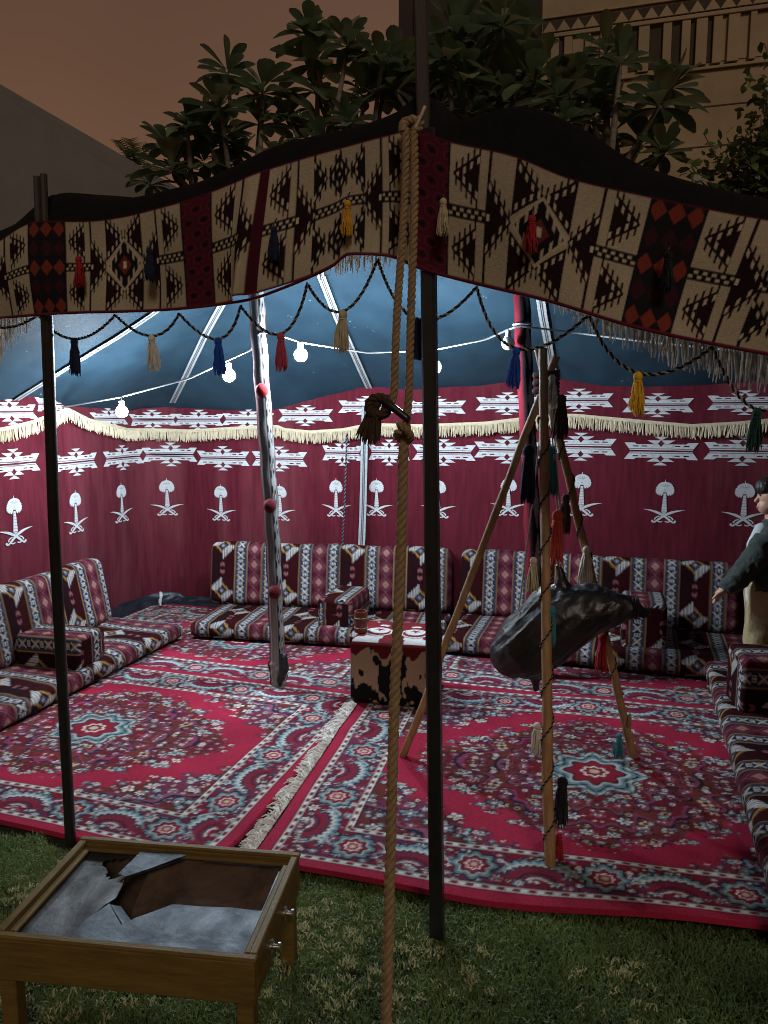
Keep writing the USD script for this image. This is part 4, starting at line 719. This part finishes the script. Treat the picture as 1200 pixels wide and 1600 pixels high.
bones = chain(Q(-.390, .600, .095), Q(-.316, .650, .142), Q(-.200, .760, .138), Q(-.096, .812, .108), Q(.0, .826, .072), Q(.06, .832, .046), Q(.085, .824, .034)) + chain(Q(-.34, .66, .11), Q(-.23, .80, .105)) + chain(Q(-.18, .86, .05), Q(-.20, .905, .030), Q(-.213, .975, .018)) + chain(Q(-.40, .57, .04), Q(-.425, .535, .026)) + chain(Q(-.30, .54, .045), Q(-.292, .50, .022), Q(-.290, .462, .018)) + chain(Q(.02, .80, .04), Q(-.02, .77, .035)) + chain(Q(-.15, .86, .05), Q(-.09, .895, .018))
g = skeleton(bones, .013, 14); v = np.array(g.vertices); n = np.array(g.vertex_normals); w = fb(v[:, 0] * 16 + v[:, 2] * 10, v[:, 1] * 16 + v[:, 2] * 6, 140) - .5; w2 = np.abs(fb(v[:, 0] * 24 - v[:, 2] * 22, v[:, 1] * 20, 141) - .5); v = v + n * (.014 * w - .020 * w2)[:, None]
obj('skin', (v, g.faces), leather_m, gs, smooth=True)
nb = trimesh.creation.icosphere(2, .024); obj('stopper', (np.array(nb.vertices) * (1.2, 1, .9) + (.112, 3.075, .818), nb.faces), tas_m['black'], gs, smooth=True)
obj('neck_tie', tube(np.stack([.082 + .010 * np.sin(np.linspace(0, 12, 40)), 3.08 + .040 * np.cos(np.linspace(0, 19, 40)), .832 + .040 * np.sin(np.linspace(0, 19, 40))], 1), .005, 6), tas_m['black'], gs, smooth=True)
for a, b in [((-.27, 3.06, 1.67), (-.208, 3.075, .965)), ((-.262, 3.06, 1.66), (-.195, 3.085, .955)), ((-.285, 3.05, 1.66), (-.375, 3.055, .70))]: obj('hanging_cord', tube(spline([a, (np.array(a) + b) / 2 + (.004, 0, 0), b], 14), .0032, 6), white_thread, gs, smooth=True)

# ---------------------------------------------------------------- guy rope with toggle
gr = thing('guy_rope', 'thick tan twisted guy rope with toggle and brown tassel, from roof peak to ground', 'rope')
ra = spline([(-.575, 2.075, 2.329), (-.570, 2.01, 1.967), (-.568, 1.955, 1.70), (-.569, 1.95, 1.646), (-.574, 1.945, 1.615)], 40); rb = spline([(-.552, 2.075, 2.327), (-.537, 2.01, 1.949), (-.532, 1.97, 1.732), (-.530, 1.945, 1.60), (-.536, 1.94, 1.547)], 40)
rc = spline([(-.534, 1.945, 1.565), (-.536, 1.93, 1.50), (-.532, 1.9, 1.337), (-.522, 1.82, 1.019), (-.513, 1.75, .71), (-.5, 1.68, .411), (-.487, 1.61, .124), (-.480, 1.575, -.02)], 80)
for p, R in ((ra, .0112), (rb, .0112), (rc, .0142)): obj('rope', join(twisted(p, R, R * 4.6, 3, 8)), rope_m, gr, smooth=True)
obj('rope', join(twisted(spline([(-.575, 2.075, 2.329), (-.572, 2.10, 2.365), (-.555, 2.10, 2.365), (-.552, 2.075, 2.327)], 24), .0135, .062, 3, 8)), rope_m, gr, smooth=True)
obj('toggle', tube([(-.590, 1.925, 1.622), (-.562, 1.925, 1.603), (-.530, 1.922, 1.580), (-.520, 1.922, 1.572)], [.010, .0105, .010, .008], 10), iron_m, gr, smooth=True)
obj('knot', join(twisted(spline([(-.545, 1.92, 1.56), (-.522, 1.90, 1.55), (-.520, 1.93, 1.525), (-.545, 1.95, 1.52), (-.552, 1.92, 1.535), (-.535, 1.905, 1.545)], 40), .011, .05, 3, 7)), rope_m, gr, smooth=True)
an = np.linspace(0, 2 * PI * 2.2, 50); obj('coil', join(twisted(np.stack([-.598 + .022 * np.cos(an) - .012 * an / 14, 1.935 + .02 * np.sin(an * .5), 1.618 + .024 * np.sin(an) - .01], 1), .0115, .05, 3, 7)), tas_m['brown'], gr, smooth=True)
obj('tassel', tassel_mesh((-.610, 1.93, 1.632), .125, tg, .42, (-.18, 0, -1), 1.15), tas_m['brown'], gr, smooth=True)
obj('hook', tube(spline([(-.565, 2.075, 2.30), (-.545, 2.07, 2.335), (-.520, 2.068, 2.385)], 10), .0045, 6), cream_thread, gr, smooth=True)
tag(obj('wall_cord', *(lambda m: (m[0], cord_m))(two_tone(twisted(wpt(1.935 - .045 * np.linspace(0, 1, 30), 1.42 - .92 * np.linspace(0, 1, 30), .07), .0075, .03, 2, 6), [BKC, (.2, .2, .24)])), smooth=True, cd=two_tone(twisted(wpt(1.935 - .045 * np.linspace(0, 1, 30), 1.42 - .92 * np.linspace(0, 1, 30), .07), .0075, .03, 2, 6), [BKC, (.2, .2, .24)])[1]), 'dark twisted cord hanging down the back wall beside the white strap', 'cord')

# ---------------------------------------------------------------- tassel garlands
def swag(att, low, v, sag_pts, name, label, cols, L, front=False):
    o = thing(name, label, 'garland'); pts = []
    for (a, b, c) in zip(att[:-1], low, att[1:]):
        A3, B3, C3 = np.array([a[0], v, a[1]]), np.array([b[0], v - .01, b[1]]), np.array([c[0], v, c[1]]); t = np.linspace(0, 1, 14)[:-1]
        ctrl = 2 * B3 - .5 * (A3 + C3); pts.append((1 - t)[:, None] ** 2 * A3 + 2 * (t * (1 - t))[:, None] * ctrl + t[:, None] ** 2 * C3)
    p = np.vstack(pts); m, cd = two_tone(twisted(p, .0052, .024, 2, 6), [BKC, (.30, .28, .25)]); obj('cord', m, cord_m, o, smooth=True, cd=cd)
    for (b, (col, lab)) in zip(low, cols): obj('tassel', tassel_mesh((b[0], v - .012, b[1] + .004), L * tg.uniform(.92, 1.08), tg, tg.uniform(.2, .3), (tg.uniform(-.12, .12), 0, -1)), tas_m[col], o, smooth=True, label=lab)
    return o
swag([(-2.233, 1.957), (-1.908, 1.919), (-1.603, 1.908), (-1.364, 1.904), (-1.146, 1.92), (-.921, 1.977), (-.698, 2.036), (-.404, 1.944), (-.094, 1.856), (.223, 1.763), (.449, 1.689)],
     [(-2.072, 1.881), (-1.758, 1.834), (-1.461, 1.836), (-1.222, 1.82), (-1.006, 1.83), (-.803, 1.89), (-.572, 1.858), (-.287, 1.769), (.04, 1.697), (.338, 1.6)], 2.22, None, 'tassel_garland', 'swagged black and white cord of coloured tassels hanging below the valance',
     [('cream', 'cream tassel at the far left'), ('navy', 'navy tassel left'), ('white', 'white tassel'), ('blue', 'blue tassel above the lit bulb'), ('rose', 'rose tassel by the wrapped pole'), ('cream', 'cream tassel over the white strap'), ('navy', 'navy tassel behind the black pole'), ('blue', 'bright blue tassel by the maroon pole'), ('yellow', 'yellow tassel'), ('green', 'dark green tassel at the right')], .118)
for (u, z), col, lab in [((-1.64, 2.075), 'red', 'dark red tassel pinned on the valance left of the first lozenge'), ((-1.384, 2.085), 'navy', 'dark navy tassel pinned on the valance right of the first lozenge'), ((-.971, 2.12), 'navy', 'dark navy tassel pinned on the valance right of the cloth fold'), ((-.747, 2.175), 'gold', 'golden yellow tassel pinned on the valance left of the ropes'),
                         ((-.476, 2.16), 'cream', 'cream tassel pinned on the valance just right of the black pole'), ((-.24, 2.10), 'red', 'red tassel pinned on the big centre lozenge of the valance'), ((.097, 1.99), 'black', 'black tassel pinned on the dark diamond panel of the valance')]:
    o = thing('valance_tassel', lab, 'tassel'); obj('wool', tassel_mesh((u, VF - .052, z), .098, tg, .26), tas_m[col], o, smooth=True); obj('loop', tube(spline([(u, VF - .055, z), (u + .002, VF - .05, z + .012), (u, VF - .03, z + .026)], 8), .002, 5), iron_m, o, smooth=True)

# ---------------------------------------------------------------- string of bulbs
CB = [(-3.70, 4.47, 1.612), (-3.0, 4.16, 1.675), (-2.448, 4.06, 1.779), (-1.97, 3.95, 1.934), (-1.90, 3.87, 2.01), (-1.842, 3.93, 2.016), (-1.69, 3.97, 1.964), (-1.346, 4.1, 1.91), (-1.013, 4.22, 1.925), (-.73, 4.33, 1.986), (-.60, 4.34, 2.04), (-.546, 4.31, 2.05), (-.251, 4.4, 2.014), (.081, 4.3, 1.953), (.518, 4.1, 1.88), (1.36, 3.6, 1.93)]
tag(obj('lamp_cable', tube(resample(CB, .04)[0], .0055, 6), cable_m, smooth=True), 'pale electric cable strung between the wrapped poles, carrying the bulbs', 'cable')
prof = np.array([[.037 * math.sin(t), -.036 - .037 * math.cos(t)] for t in np.linspace(0, 2.62, 16)]); coll = np.array([[.0186, -.0040], [.0190, -.001], [.0175, .003], [.0165, .006]])
for (u, v, z), top, on_, lab in [((-2.98, 4.15, 1.622), 1.675, 1, 'lit light bulb nearest the left wall, lowest of the string'), ((-2.164, 4.03, 1.829), 1.86, 1, 'lit light bulb below the blue tassel'), ((-1.687, 3.96, 1.931), 1.97, 1, 'lit light bulb just right of the white wrapped pole'), ((-.998, 4.22, 1.868), 1.925, 1, 'lit light bulb beside the black centre pole'), ((-.605, 4.30, 1.995), 2.035, 0, 'unlit white light bulb beside the maroon wrapped pole')]:
    o = thing('light_bulb', lab, 'light bulb', (u, v, z)); obj('globe', tm(trimesh.creation.revolve(prof, sections=28)), bulb_on if on_ else bulb_off, o, smooth=True)
    obj('collar', tm(trimesh.creation.revolve(coll, sections=24)), socket_m, o, smooth=40); obj('socket', tube([(0, 0, .003), (0, 0, .03), (0, 0, .036)], [.0165, .0165, .010], 14), socket_m, o, smooth=40); obj('lead', tube([(0, 0, .034), (0, 0, max(.04, top - z))], .0035, 6), cable_m, o, smooth=True)

# ---------------------------------------------------------------- brazier table
TH = .32; tb = thing('brazier_table', 'low wooden brazier table with torn sooty metal tray standing on the grass', 'table', (-1.132, 1.640, 0), 9.5)
LX, LY = .665, .445; w = .020; hx, hy = LX / 2, LY / 2
def rail(c, s): return box(c, s, .004)
for s in (-1, 1):
    obj('rail', rail((0, s * (hy - w / 2), TH - .055), (LX, w, .11)), table_m, tb); obj('rail', rail((s * (hx - w / 2), 0, TH - .055), (w, LY - 2 * w, .11)), table_m2, tb)
    obj('top_moulding', rail((0, s * (hy - w / 2 - .0), TH + .004), (LX + .008, w + .002, .012)), table_m, tb); obj('top_moulding', rail((s * (hx - w / 2), 0, TH + .0035), (w + .002, LY - 2 * w - .002, .011)), table_m2, tb)
    for t in (-1, 1):
        p = [(s * (hx - .032), t * (hy - .032), TH - .10), (s * (hx - .030), t * (hy - .030), .10), (s * (hx - .030), t * (hy - .030), 0)]; obj('leg', join([box(((s * (hx - .030)), t * (hy - .030), .112), (.043, .043, .224), .005)]), table_m, tb)
    obj('inner_lip', rail((0, s * (hy - w - .010), TH - .012), (LX - 2 * w - .001, .0195, .012)), table_m, tb); obj('inner_lip', rail((s * (hx - w - .010), 0, TH - .0125), (.0195, LY - 2 * w - .041, .012)), table_m2, tb)
for y in (-.085, .045):
    pr = np.array([[0, 0], [.017, 0], [.017, .004], [.007, .007], [.006, .016], [.012, .020], [.012, .025], [0, .028]]); k = trimesh.creation.revolve(pr, sections=20); k.apply_transform(trimesh.transformations.rotation_matrix(PI / 2, (0, 1, 0))); k.apply_translation((hx + .0005, y, TH - .058)); obj('knob', tm(k), chrome_m, tb, smooth=35)
ix, iy = hx - w - .001, hy - w - .001; D = .095
tray = obj('tray_wall', join([box((0, s * (iy - .002), TH - .02 - D / 2), (2 * ix, .003, D)) for s in (-1, 1)] + [box((s * (ix - .002), 0, TH - .02 - D / 2), (.003, 2 * iy - .01, D)) for s in (-1, 1)]), rust_m, tb)
def sheet(poly, zfun, mat, name, grid=.016):
    g = poly if hasattr(poly, 'area') else Polygon(poly); g = max(getattr(g, 'geoms', [g]), key=lambda q: q.area); g = shapely.segmentize(g, .014); rings = [g.exterior] + list(g.interiors); b = g.bounds; a, c = np.meshgrid(np.arange(b[0], b[2], grid), np.arange(b[1], b[3], grid), indexing='ij'); P0 = np.stack([a.ravel(), c.ravel()], 1); P0 = P0[shapely.contains_xy(g.buffer(-.005), P0[:, 0], P0[:, 1])]; P0 = np.vstack([np.array(r.coords)[:-1] for r in rings] + [P0])
    from scipy.spatial import Delaunay
    t = Delaunay(P0).simplices; cc = P0[t].mean(1); t = t[shapely.contains_xy(g, cc[:, 0], cc[:, 1])]; top = np.column_stack([P0, zfun(P0[:, 0], P0[:, 1])])
    return obj(name, (np.vstack([top, top - (0, 0, .0022)]), np.vstack([t, t[:, ::-1] + len(P0)])), mat, tb, smooth=True)
zb = TH - .02 - D + .004; z1 = TH - .026; jag = np.random.default_rng(51)
def ragged(pts, amp=.006, seg=.012):
    p = np.array(shapely.segmentize(Polygon(pts).exterior, seg).coords)[:-1]; return p + jag.normal(0, amp, p.shape)
sheet([(-ix, -iy), (ix, -iy), (ix, iy), (-ix, iy)], lambda x, y: zb + .004 * fb(x * 9, y * 9, 150), rust_m, 'tray_floor')
burn = Polygon(ragged([(-.235, .160), (-.187, .177), (-.142, .180), (-.136, .121), (-.144, .089), (-.161, .069), (-.198, .094), (-.22, .129)], .005)).buffer(0)
hole = Polygon([(-.12, -.035), (-.129, .073), (.0, .187), (.285, .187), (.286, -.008), (.215, -.007), (.131, -.013), (.045, -.013), (-.028, -.076), (-.051, -.109)])
left = Polygon([(-ix, -iy), (-.134, -iy), (-.147, -.107), (-.134, -.037), (-.121, .0), (-.129, .073), (-.140, iy), (-ix, iy)]).difference(burn)
sheet(left, lambda x, y: z1 + .006 * (fb(x * 16, y * 16, 151) - .5) + .005 * np.exp(-((x + .14) / .03) ** 2), sheet_m, 'torn_cover')
right = Polygon([(-.150, -iy + .004), (ix - .02, -iy + .012), (ix - .02, iy - .004), (-.10, iy - .002), (-.136, .12), (-.129, .06), (-.120, -.03), (-.150, -.10)]).difference(hole)
sheet(right, lambda x, y: z1 + .009 + .008 * (fb(x * 7, y * 7, 153) - .5) - .0 * x, sheet_b, 'blued_cover')
sheet([(-.129, .073), (-.153, .082), (-.135, .188), (-.06, .190), (.008, .186)], lambda x, y: z1 + .014 + .06 * np.clip(y - .075, 0, .12) + .004 * fb(x * 12, y * 12, 155), sheet_b, 'bent_flap')
sheet([(-.05, -.105), (-.118, -.035), (-.105, -.005), (-.035, -.075)], lambda x, y: z1 + .007 - .8 * np.clip((x + .118) * .65 + (y + .035) * .76, 0, .07), sheet_b, 'curled_edge')
sheet([(-.10, .03), (ix - .006, .03), (ix - .006, iy - .006), (-.10, iy - .006)], lambda x, y: zb + .006 + np.clip((y - .03) / (iy - .036), 0, 1) ** .8 * (D - .026) + .006 * (fb(x * 12, y * 12, 152) - .5), rust_m, 'slanted_plate')
for x0, x1, y, in ((-.06, .27, -iy + .010), (.06, .27, iy - .014)): obj('tray_rim', box(((x0 + x1) / 2, y, TH - .0165), (x1 - x0, .016, .003)), sheet_b, tb)
obj('tray_rim', box((ix - .012, 0, TH - .0165), (.018, 2 * iy - .05, .003)), sheet_b, tb)

# ---------------------------------------------------------------- lawn
def blades(n, size, rg, hmin, hmax, wid, lean):
    x, y = rg.uniform(0, size, n), rg.uniform(0, size, n); h = rg.uniform(hmin, hmax, n); a = rg.uniform(0, 2 * PI, n); l = rg.uniform(.2, 1, n) * lean; b = a + rg.normal(0, .8, n)
    base = np.stack([x, y, 0 * x - .004], 1); wv = np.stack([np.cos(a), np.sin(a), 0 * a], 1) * wid; dv = np.stack([np.cos(b), np.sin(b), 0 * b], 1) * (h * l)[:, None]; up = np.array([0, 0, 1.0])
    mid = base + dv * .35 + up * (h * .6)[:, None]; tip = base + dv + up * (h * np.sqrt(np.maximum(1 - l * l * .7, .1)))[:, None]
    V = np.stack([base - wv, base + wv, mid + wv * .8, mid - wv * .8, tip], 1).reshape(-1, 3); k = np.arange(n)[:, None] * 5; F = np.concatenate([k + [0, 1, 2], k + [0, 2, 3], k + [3, 2, 4]]); return V, F
lawn = UsdGeom.PointInstancer.Define(stage, '/World/lawn_grass'); tag(lawn.GetPrim(), 'short green lawn with dry clippings in front of the rugs', 'grass', kind='stuff')
gg = np.random.default_rng(41); UsdGeom.Scope.Define(stage, '/World/lawn_grass/protos'); paths = []
used[('/World/lawn_grass/protos', 'x')] = 0
for k in range(3):
    V, F_ = blades(2400, .26, gg, .008, .034, .0024, 1.05); p = obj('green_tuft', (V - (.13, .13, 0), F_), grass_m, stage.GetPrimAtPath('/World/lawn_grass/protos')); paths.append(p.GetPath())
for k in range(3):
    parts = []
    for q in range(24):
        c = gg.uniform(0, .26, 2); n = int(gg.integers(3, 22)); V, F_ = blades(n, .03, gg, .008, .024, .0021, 1.2); V = V + (c[0] - .13, c[1] - .13, gg.uniform(.010, .024)); parts.append((V, F_))
    p = obj('straw_tuft', join(parts), straw_m, stage.GetPrimAtPath('/World/lawn_grass/protos')); paths.append(p.GetPath())
pos, idx, ori = [], [], []
for a in np.arange(-5.2, 3.2, .2):
    for b in np.arange(-.6, 2.4, .2):
        if b > (2.03 if a < -1.15 else 2.14 + .073 * a) and -3.75 < a < 1.35: continue
        for typ in (0, 1):
            if typ and gg.random() > .75 * (fb(np.array(a * 1.3), np.array(b * 1.3), 160) > .47) + .15: continue
            pos.append((a + gg.uniform(-.05, .05), b + gg.uniform(-.05, .05), -.004 + .012 * float(fb(np.array(a * 1.7), np.array(b * 1.7), 60) - .5))); idx.append(int(gg.integers(0, 3)) + 3 * typ); th = gg.uniform(0, 2 * PI) / 2; ori.append((math.cos(th), math.sin(th)))
for a in np.arange(-3.8, 1.4, .16):
    pos.append((a, (2.055 if a < -1.2 else 2.225 + .073 * a) + gg.uniform(-.02, .02), -.004)); idx.append(int(gg.integers(0, 3))); th = gg.uniform(0, PI); ori.append((math.cos(th), math.sin(th)))
for a in np.arange(-3.75, -2.9, .2):
    for b in np.arange(4.75, 5.5, .2): pos.append((a, b, -.008)); idx.append(int(gg.integers(0, 3))); ori.append((1, 0))
lawn.CreatePrototypesRel().SetTargets(paths); lawn.CreatePositionsAttr(Vt.Vec3fArray([Gf.Vec3f(*map(float, p)) for p in pos])); lawn.CreateProtoIndicesAttr(Vt.IntArray(idx)); lawn.CreateOrientationsAttr(Vt.QuathArray([Gf.Quath(float(c), 0, 0, float(s)) for c, s in ori]))

# ---------------------------------------------------------------- trees behind
def leaf(p, d, up, L, w, droop, rg):
    """one broad leaf: midrib fold, rounded tip, drooping"""
    d = d / np.linalg.norm(d); s = np.cross(d, up); s /= max(np.linalg.norm(s), 1e-6); nrm = np.cross(s, d); t = np.array([0, .12, .3, .5, .7, .86, 1.0]); wd = w * np.array([.06, .26, .62, .92, 1.05, .88, .25]); c = p + d * (t * L)[:, None] - np.array([0, 0, 1]) * (droop * L * t ** 2)[:, None]
    V = np.concatenate([c - s * wd[:, None] + nrm * (wd * .28)[:, None], c, c + s * wd[:, None] + nrm * (wd * .28)[:, None]]); n = len(t); F = []
    for a in (0, n):
        for i in range(n - 1): F += [[a + i, a + n + i, a + n + i + 1], [a + i, a + n + i + 1, a + i + 1]]
    return V, np.array(F)
def broad_tree(label, base, fork, heads, seed):
    rg = np.random.default_rng(seed); o = thing('frangipani_tree', label, 'tree'); base, fork = np.array(base, float), np.array(fork, float); parts = [tube(spline([base, (base + fork) / 2 + rg.normal(0, .06, 3), fork], 14), np.linspace(.11, .065, 14), 10)]; heads = [(np.array(h[:3], float), h[3]) for h in heads]
    for h, r in heads:
        m = fork + (h - fork) * .45 + np.array([rg.normal(0, .12), rg.normal(0, .1), -.16]); e = h - np.array([0, 0, .02]); parts.append(tube(spline([fork - (0, 0, .05), m, e - (h - m) / np.linalg.norm(h - m) * .12, e], 16), np.linspace(.045, .018, 16), 8))
    obj('trunk', join(parts), stem_m, o, smooth=True); cr = UsdGeom.Xform.Define(stage, str(o.GetPath()) + '/crown').GetPrim()
    for h, r in heads:
        n = int(rg.integers(15, 21)); ph = rg.uniform(0, 6.28)
        for k in range(n):
            a = ph + k * 2.399; el = math.radians(rg.uniform(-12, 25) if k < n * .55 else rg.uniform(25, 75)); d = np.array([math.cos(a) * math.cos(el), math.sin(a) * math.cos(el), math.sin(el)]); L = r * rg.uniform(.75, 1.15)
            V, F_ = leaf(h + d * .015 - (0, 0, .10 * r * (k / n < .5)), d, np.array([0, 0, 1.0]) if abs(d[2]) < .93 else np.array([1.0, 0, 0]), L, L * rg.uniform(.17, .23), rg.uniform(.05, .45), rg); obj('leaf', (V, F_), plum_y if rg.random() < .22 else plum_m, cr, smooth=True)
    return o
T1 = [(-4.05, 7.67, 5.09, 0.4), (-3.65, 7.68, 4.87, 0.51), (-4.01, 7.41, 4.3, 0.42), (-4.08, 7.21, 4.35, 0.35), (-4.32, 7.0, 3.96, 0.38), (-4.14, 7.3, 4.09, 0.39), (-4.58, 7.32, 4.32, 0.31), (-4.14, 6.99, 4.33, 0.26), (-3.77, 6.99, 4.46, 0.36), (-3.78, 7.85, 4.63, 0.42), (-3.88, 7.54, 4.15, 0.34), (-3.29, 7.16, 4.02, 0.3), (-4.8, 7.34, 3.95, 0.26)]
T2 = [(-3.19, 8.03, 5.25, 0.52), (-3.19, 7.96, 4.94, 0.46), (-3.23, 7.91, 5.47, 0.36), (-2.66, 7.5, 5.1, 0.32), (-2.58, 7.59, 5.03, 0.28), (-3.2, 7.76, 4.37, 0.32), (-2.81, 7.2, 4.12, 0.31), (-2.54, 7.65, 4.68, 0.35), (-2.28, 7.39, 4.84, 0.27), (-2.44, 7.94, 4.82, 0.34), (-2.55, 7.21, 4.28, 0.28), (-3.41, 7.76, 4.62, 0.29), (-2.29, 7.93, 5.07, 0.33)]
T3 = [(-1.59, 7.45, 5.0, 0.46), (-1.4, 8.06, 5.17, 0.48), (-1.06, 8.03, 5.06, 0.42), (-1.62, 7.27, 4.72, 0.4), (-1.34, 7.89, 4.72, 0.51), (-1.47, 7.25, 4.55, 0.38), (-2.03, 7.7, 4.79, 0.36), (-1.07, 7.64, 4.49, 0.41), (-1.41, 7.43, 4.29, 0.35), (-2.21, 7.54, 4.68, 0.32), (-1.84, 7.98, 4.64, 0.38), (-0.87, 7.53, 4.59, 0.41), (-1.15, 7.38, 5.03, 0.35)]
T4 = [(-0.53, 7.68, 4.56, 0.41), (-0.37, 7.45, 4.36, 0.35), (-0.26, 7.77, 4.85, 0.31), (-0.12, 7.26, 4.52, 0.27), (0.21, 7.34, 4.19, 0.36), (0.32, 7.77, 4.49, 0.32), (-0.34, 7.51, 4.17, 0.32), (0.08, 7.51, 3.94, 0.29), (0.26, 7.26, 3.77, 0.25), (-0.57, 7.06, 4.04, 0.3), (-0.5, 7.89, 4.17, 0.29), (-0.63, 7.13, 4.26, 0.33), (-0.17, 7.81, 4.38, 0.24)]
broad_tree('broad leaved frangipani tree behind the tent, leftmost against the brown sky', (-3.7, 7.5, 0), (-3.75, 7.5, 3.2), T1, 201)
broad_tree('tallest broad leaved frangipani tree, against the brown sky left of the mast', (-2.8, 7.7, 0), (-2.85, 7.7, 3.5), T2, 202)
broad_tree('dense broad leaved frangipani tree in front of the dark tower, right of the mast', (-1.5, 7.7, 0), (-1.5, 7.7, 3.6), T3, 203)
broad_tree('sparse broad leaved frangipani tree in front of the carved frieze of the building', (-.2, 7.5, 0), (-.25, 7.5, 3.3), T4, 204)
# small leaved tree at the right
rg = np.random.default_rng(301); o = thing('small_leaf_tree', 'small leaved bushy tree at the upper right, in front of the building', 'tree'); parts = [tube(spline([(1.25, 6.9, 0), (1.2, 6.85, 1.6), (1.15, 6.85, 3.0)], 12), np.linspace(.08, .05, 12), 8)]; lv = []
for k in range(46):
    e = np.array([1.22 + rg.normal(0, .36), 6.85 + rg.normal(0, .34), 3.85 + rg.normal(0, .45)])
    if e[0] < .42: e[0] = .42 + rg.uniform(0, .2)
    s = np.array([1.15, 6.85, rg.uniform(2.5, 3.1)]); c = spline([s, (s + e) / 2 + rg.normal(0, .08, 3) - (0, 0, .06), e], 10); parts.append(tube(c, np.linspace(.018, .004, 10), 5))
    for q in range(110):
        t = rg.uniform(.35, 1.0); p = c[int(t * 9)] + rg.normal(0, .10, 3); d = rg.normal(0, 1, 3); d[2] *= .6; d /= np.linalg.norm(d); n = rg.normal(0, 1, 3) + (0, 0, 1.2); n -= d * np.dot(n, d); n /= np.linalg.norm(n); s2 = np.cross(d, n); L = rg.uniform(.06, .12); w = L * .25
        lv.append((np.array([p, p + d * L * .35 + s2 * w, p + d * L * .7 + s2 * w * .8, p + d * L - n * .012, p + d * L * .7 - s2 * w * .8, p + d * L * .35 - s2 * w]), np.array([[0, 1, 5], [1, 2, 5], [2, 4, 5], [2, 3, 4]])))
obj('trunk', join(parts), stem_m, o, smooth=True); obj('crown', join(lv), small_m, o, kind='stuff')
# far palm
o = thing('palm_tree', 'small dark palm top far behind the grey canopy', 'palm tree'); c0 = np.array([-13.55, 20.0, 8.35]); obj('trunk', tube([(-13.4, 20, 0), (-13.5, 20, 4), c0], [.2, .17, .15], 10), stem_m, o, smooth=True); lv = []
for k in range(26):
    a, el = rg.uniform(0, 6.28), rg.uniform(-.3, 1.4); d = np.array([math.cos(a) * math.cos(el), math.sin(a) * math.cos(el), math.sin(el)]); L = rg.uniform(.9, 1.35); t = np.linspace(0, 1, 12)[:, None]; c = c0 + d * L * t - np.array([0, 0, .45]) * t ** 2; lv.append(tube(c, np.linspace(.018, .006, 12), 4)); s2 = np.cross(d, (0, 0, 1.0)); s2 /= max(np.linalg.norm(s2), .1)
    for i in range(2, 12):
        for sg in (-1, 1): e = c[i] + s2 * sg * .28 + d * .16 - (0, 0, .08); lv.append((np.array([c[i] - d * .02, c[i] + d * .02, e]), np.array([[0, 1, 2]])))
obj('crown', join(lv), small_m, o, kind='stuff')
# neighbouring canopy
o = thing('canopy', 'large grey peaked canopy roof at the left behind the tent', 'canopy'); A = np.array([-17.5, 15, 11.1]); C = [np.array(p, float) for p in [(-5.5, 13.3, 3.6), (-5.5, 27, 3.6), (-29.5, 27, 3.6), (-29.5, 13.3, 3.6)]]
n = 24
for i in range(4):
    a, b = C[i], C[(i + 1) % 4]; t = np.linspace(0, 1, n); P = []
    for r in t:
        rr = r; base = a + (b - a) * t[:, None]; P.append(A + (base - A) * rr - np.array([0, 0, .35]) * math.sin(PI * r) * np.sin(PI * t)[:, None] * .9)
    obj('roof_panel', (np.array(P).reshape(-1, 3), gridf(n, n)), canopy_m, o, smooth=True)
    obj('side_sheet', (np.array([a, b, b * (1, 1, 0), a * (1, 1, 0)]), np.array([[0, 1, 2, 3]])), canopy_m, o)
# stone building with its carved frieze
o = thing('building', 'sand coloured building with dark toothed band and pilaster frieze, upper right', 'building')
obj('wall', box((3.3, 17, 5.5), (9.84, 4, 11), .0), stone_m, o)
obj('ledge', box((3.3, 14.97, 8.20), (9.8, .10, .07), .01), stone_m, o); obj('ledge', box((3.3, 14.98, 7.36), (9.8, .07, .05), .01), stone_m, o); obj('ledge', box((3.3, 14.98, 8.52), (9.8, .05, .03), .01), stone_m, o)
obj('tooth_band', box((3.3, 14.992, 8.365), (9.8, .02, .20)), stone_t, o)
rg = np.random.default_rng(401)
for k in range(40):
    u = -1.48 + k * .245; P = np.array([(u - .12, 14.98, 8.27), (u + .12, 14.98, 8.27), (u, 14.98, 8.46), (u - .12, 14.94, 8.27), (u + .12, 14.94, 8.27), (u, 14.95, 8.45)]); obj('tooth', tm(trimesh.convex.convex_hull(P)), stone_m, o)
u = -1.45
while u < 8:
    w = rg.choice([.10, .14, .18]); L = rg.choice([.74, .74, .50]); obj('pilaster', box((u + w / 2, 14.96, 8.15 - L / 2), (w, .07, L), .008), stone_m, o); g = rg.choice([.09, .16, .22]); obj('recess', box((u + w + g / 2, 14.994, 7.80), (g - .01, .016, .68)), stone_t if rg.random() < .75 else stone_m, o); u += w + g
for z in (6.75, 6.1, 5.4, 9.4): obj('joint', box((3.3, 14.997, z), (9.8, .012, .018)), stone_t, o)
o = thing('tower', 'tall dark unlit tower block left of the carved building, behind the mast', 'tower')
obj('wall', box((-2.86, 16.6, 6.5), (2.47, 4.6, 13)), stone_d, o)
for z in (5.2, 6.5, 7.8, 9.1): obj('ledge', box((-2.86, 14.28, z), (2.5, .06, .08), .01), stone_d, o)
for x in (-3.75, -2.86, -1.97): obj('fin', box((x, 14.27, 6.5), (.10, .07, 13), .01), stone_d, o)
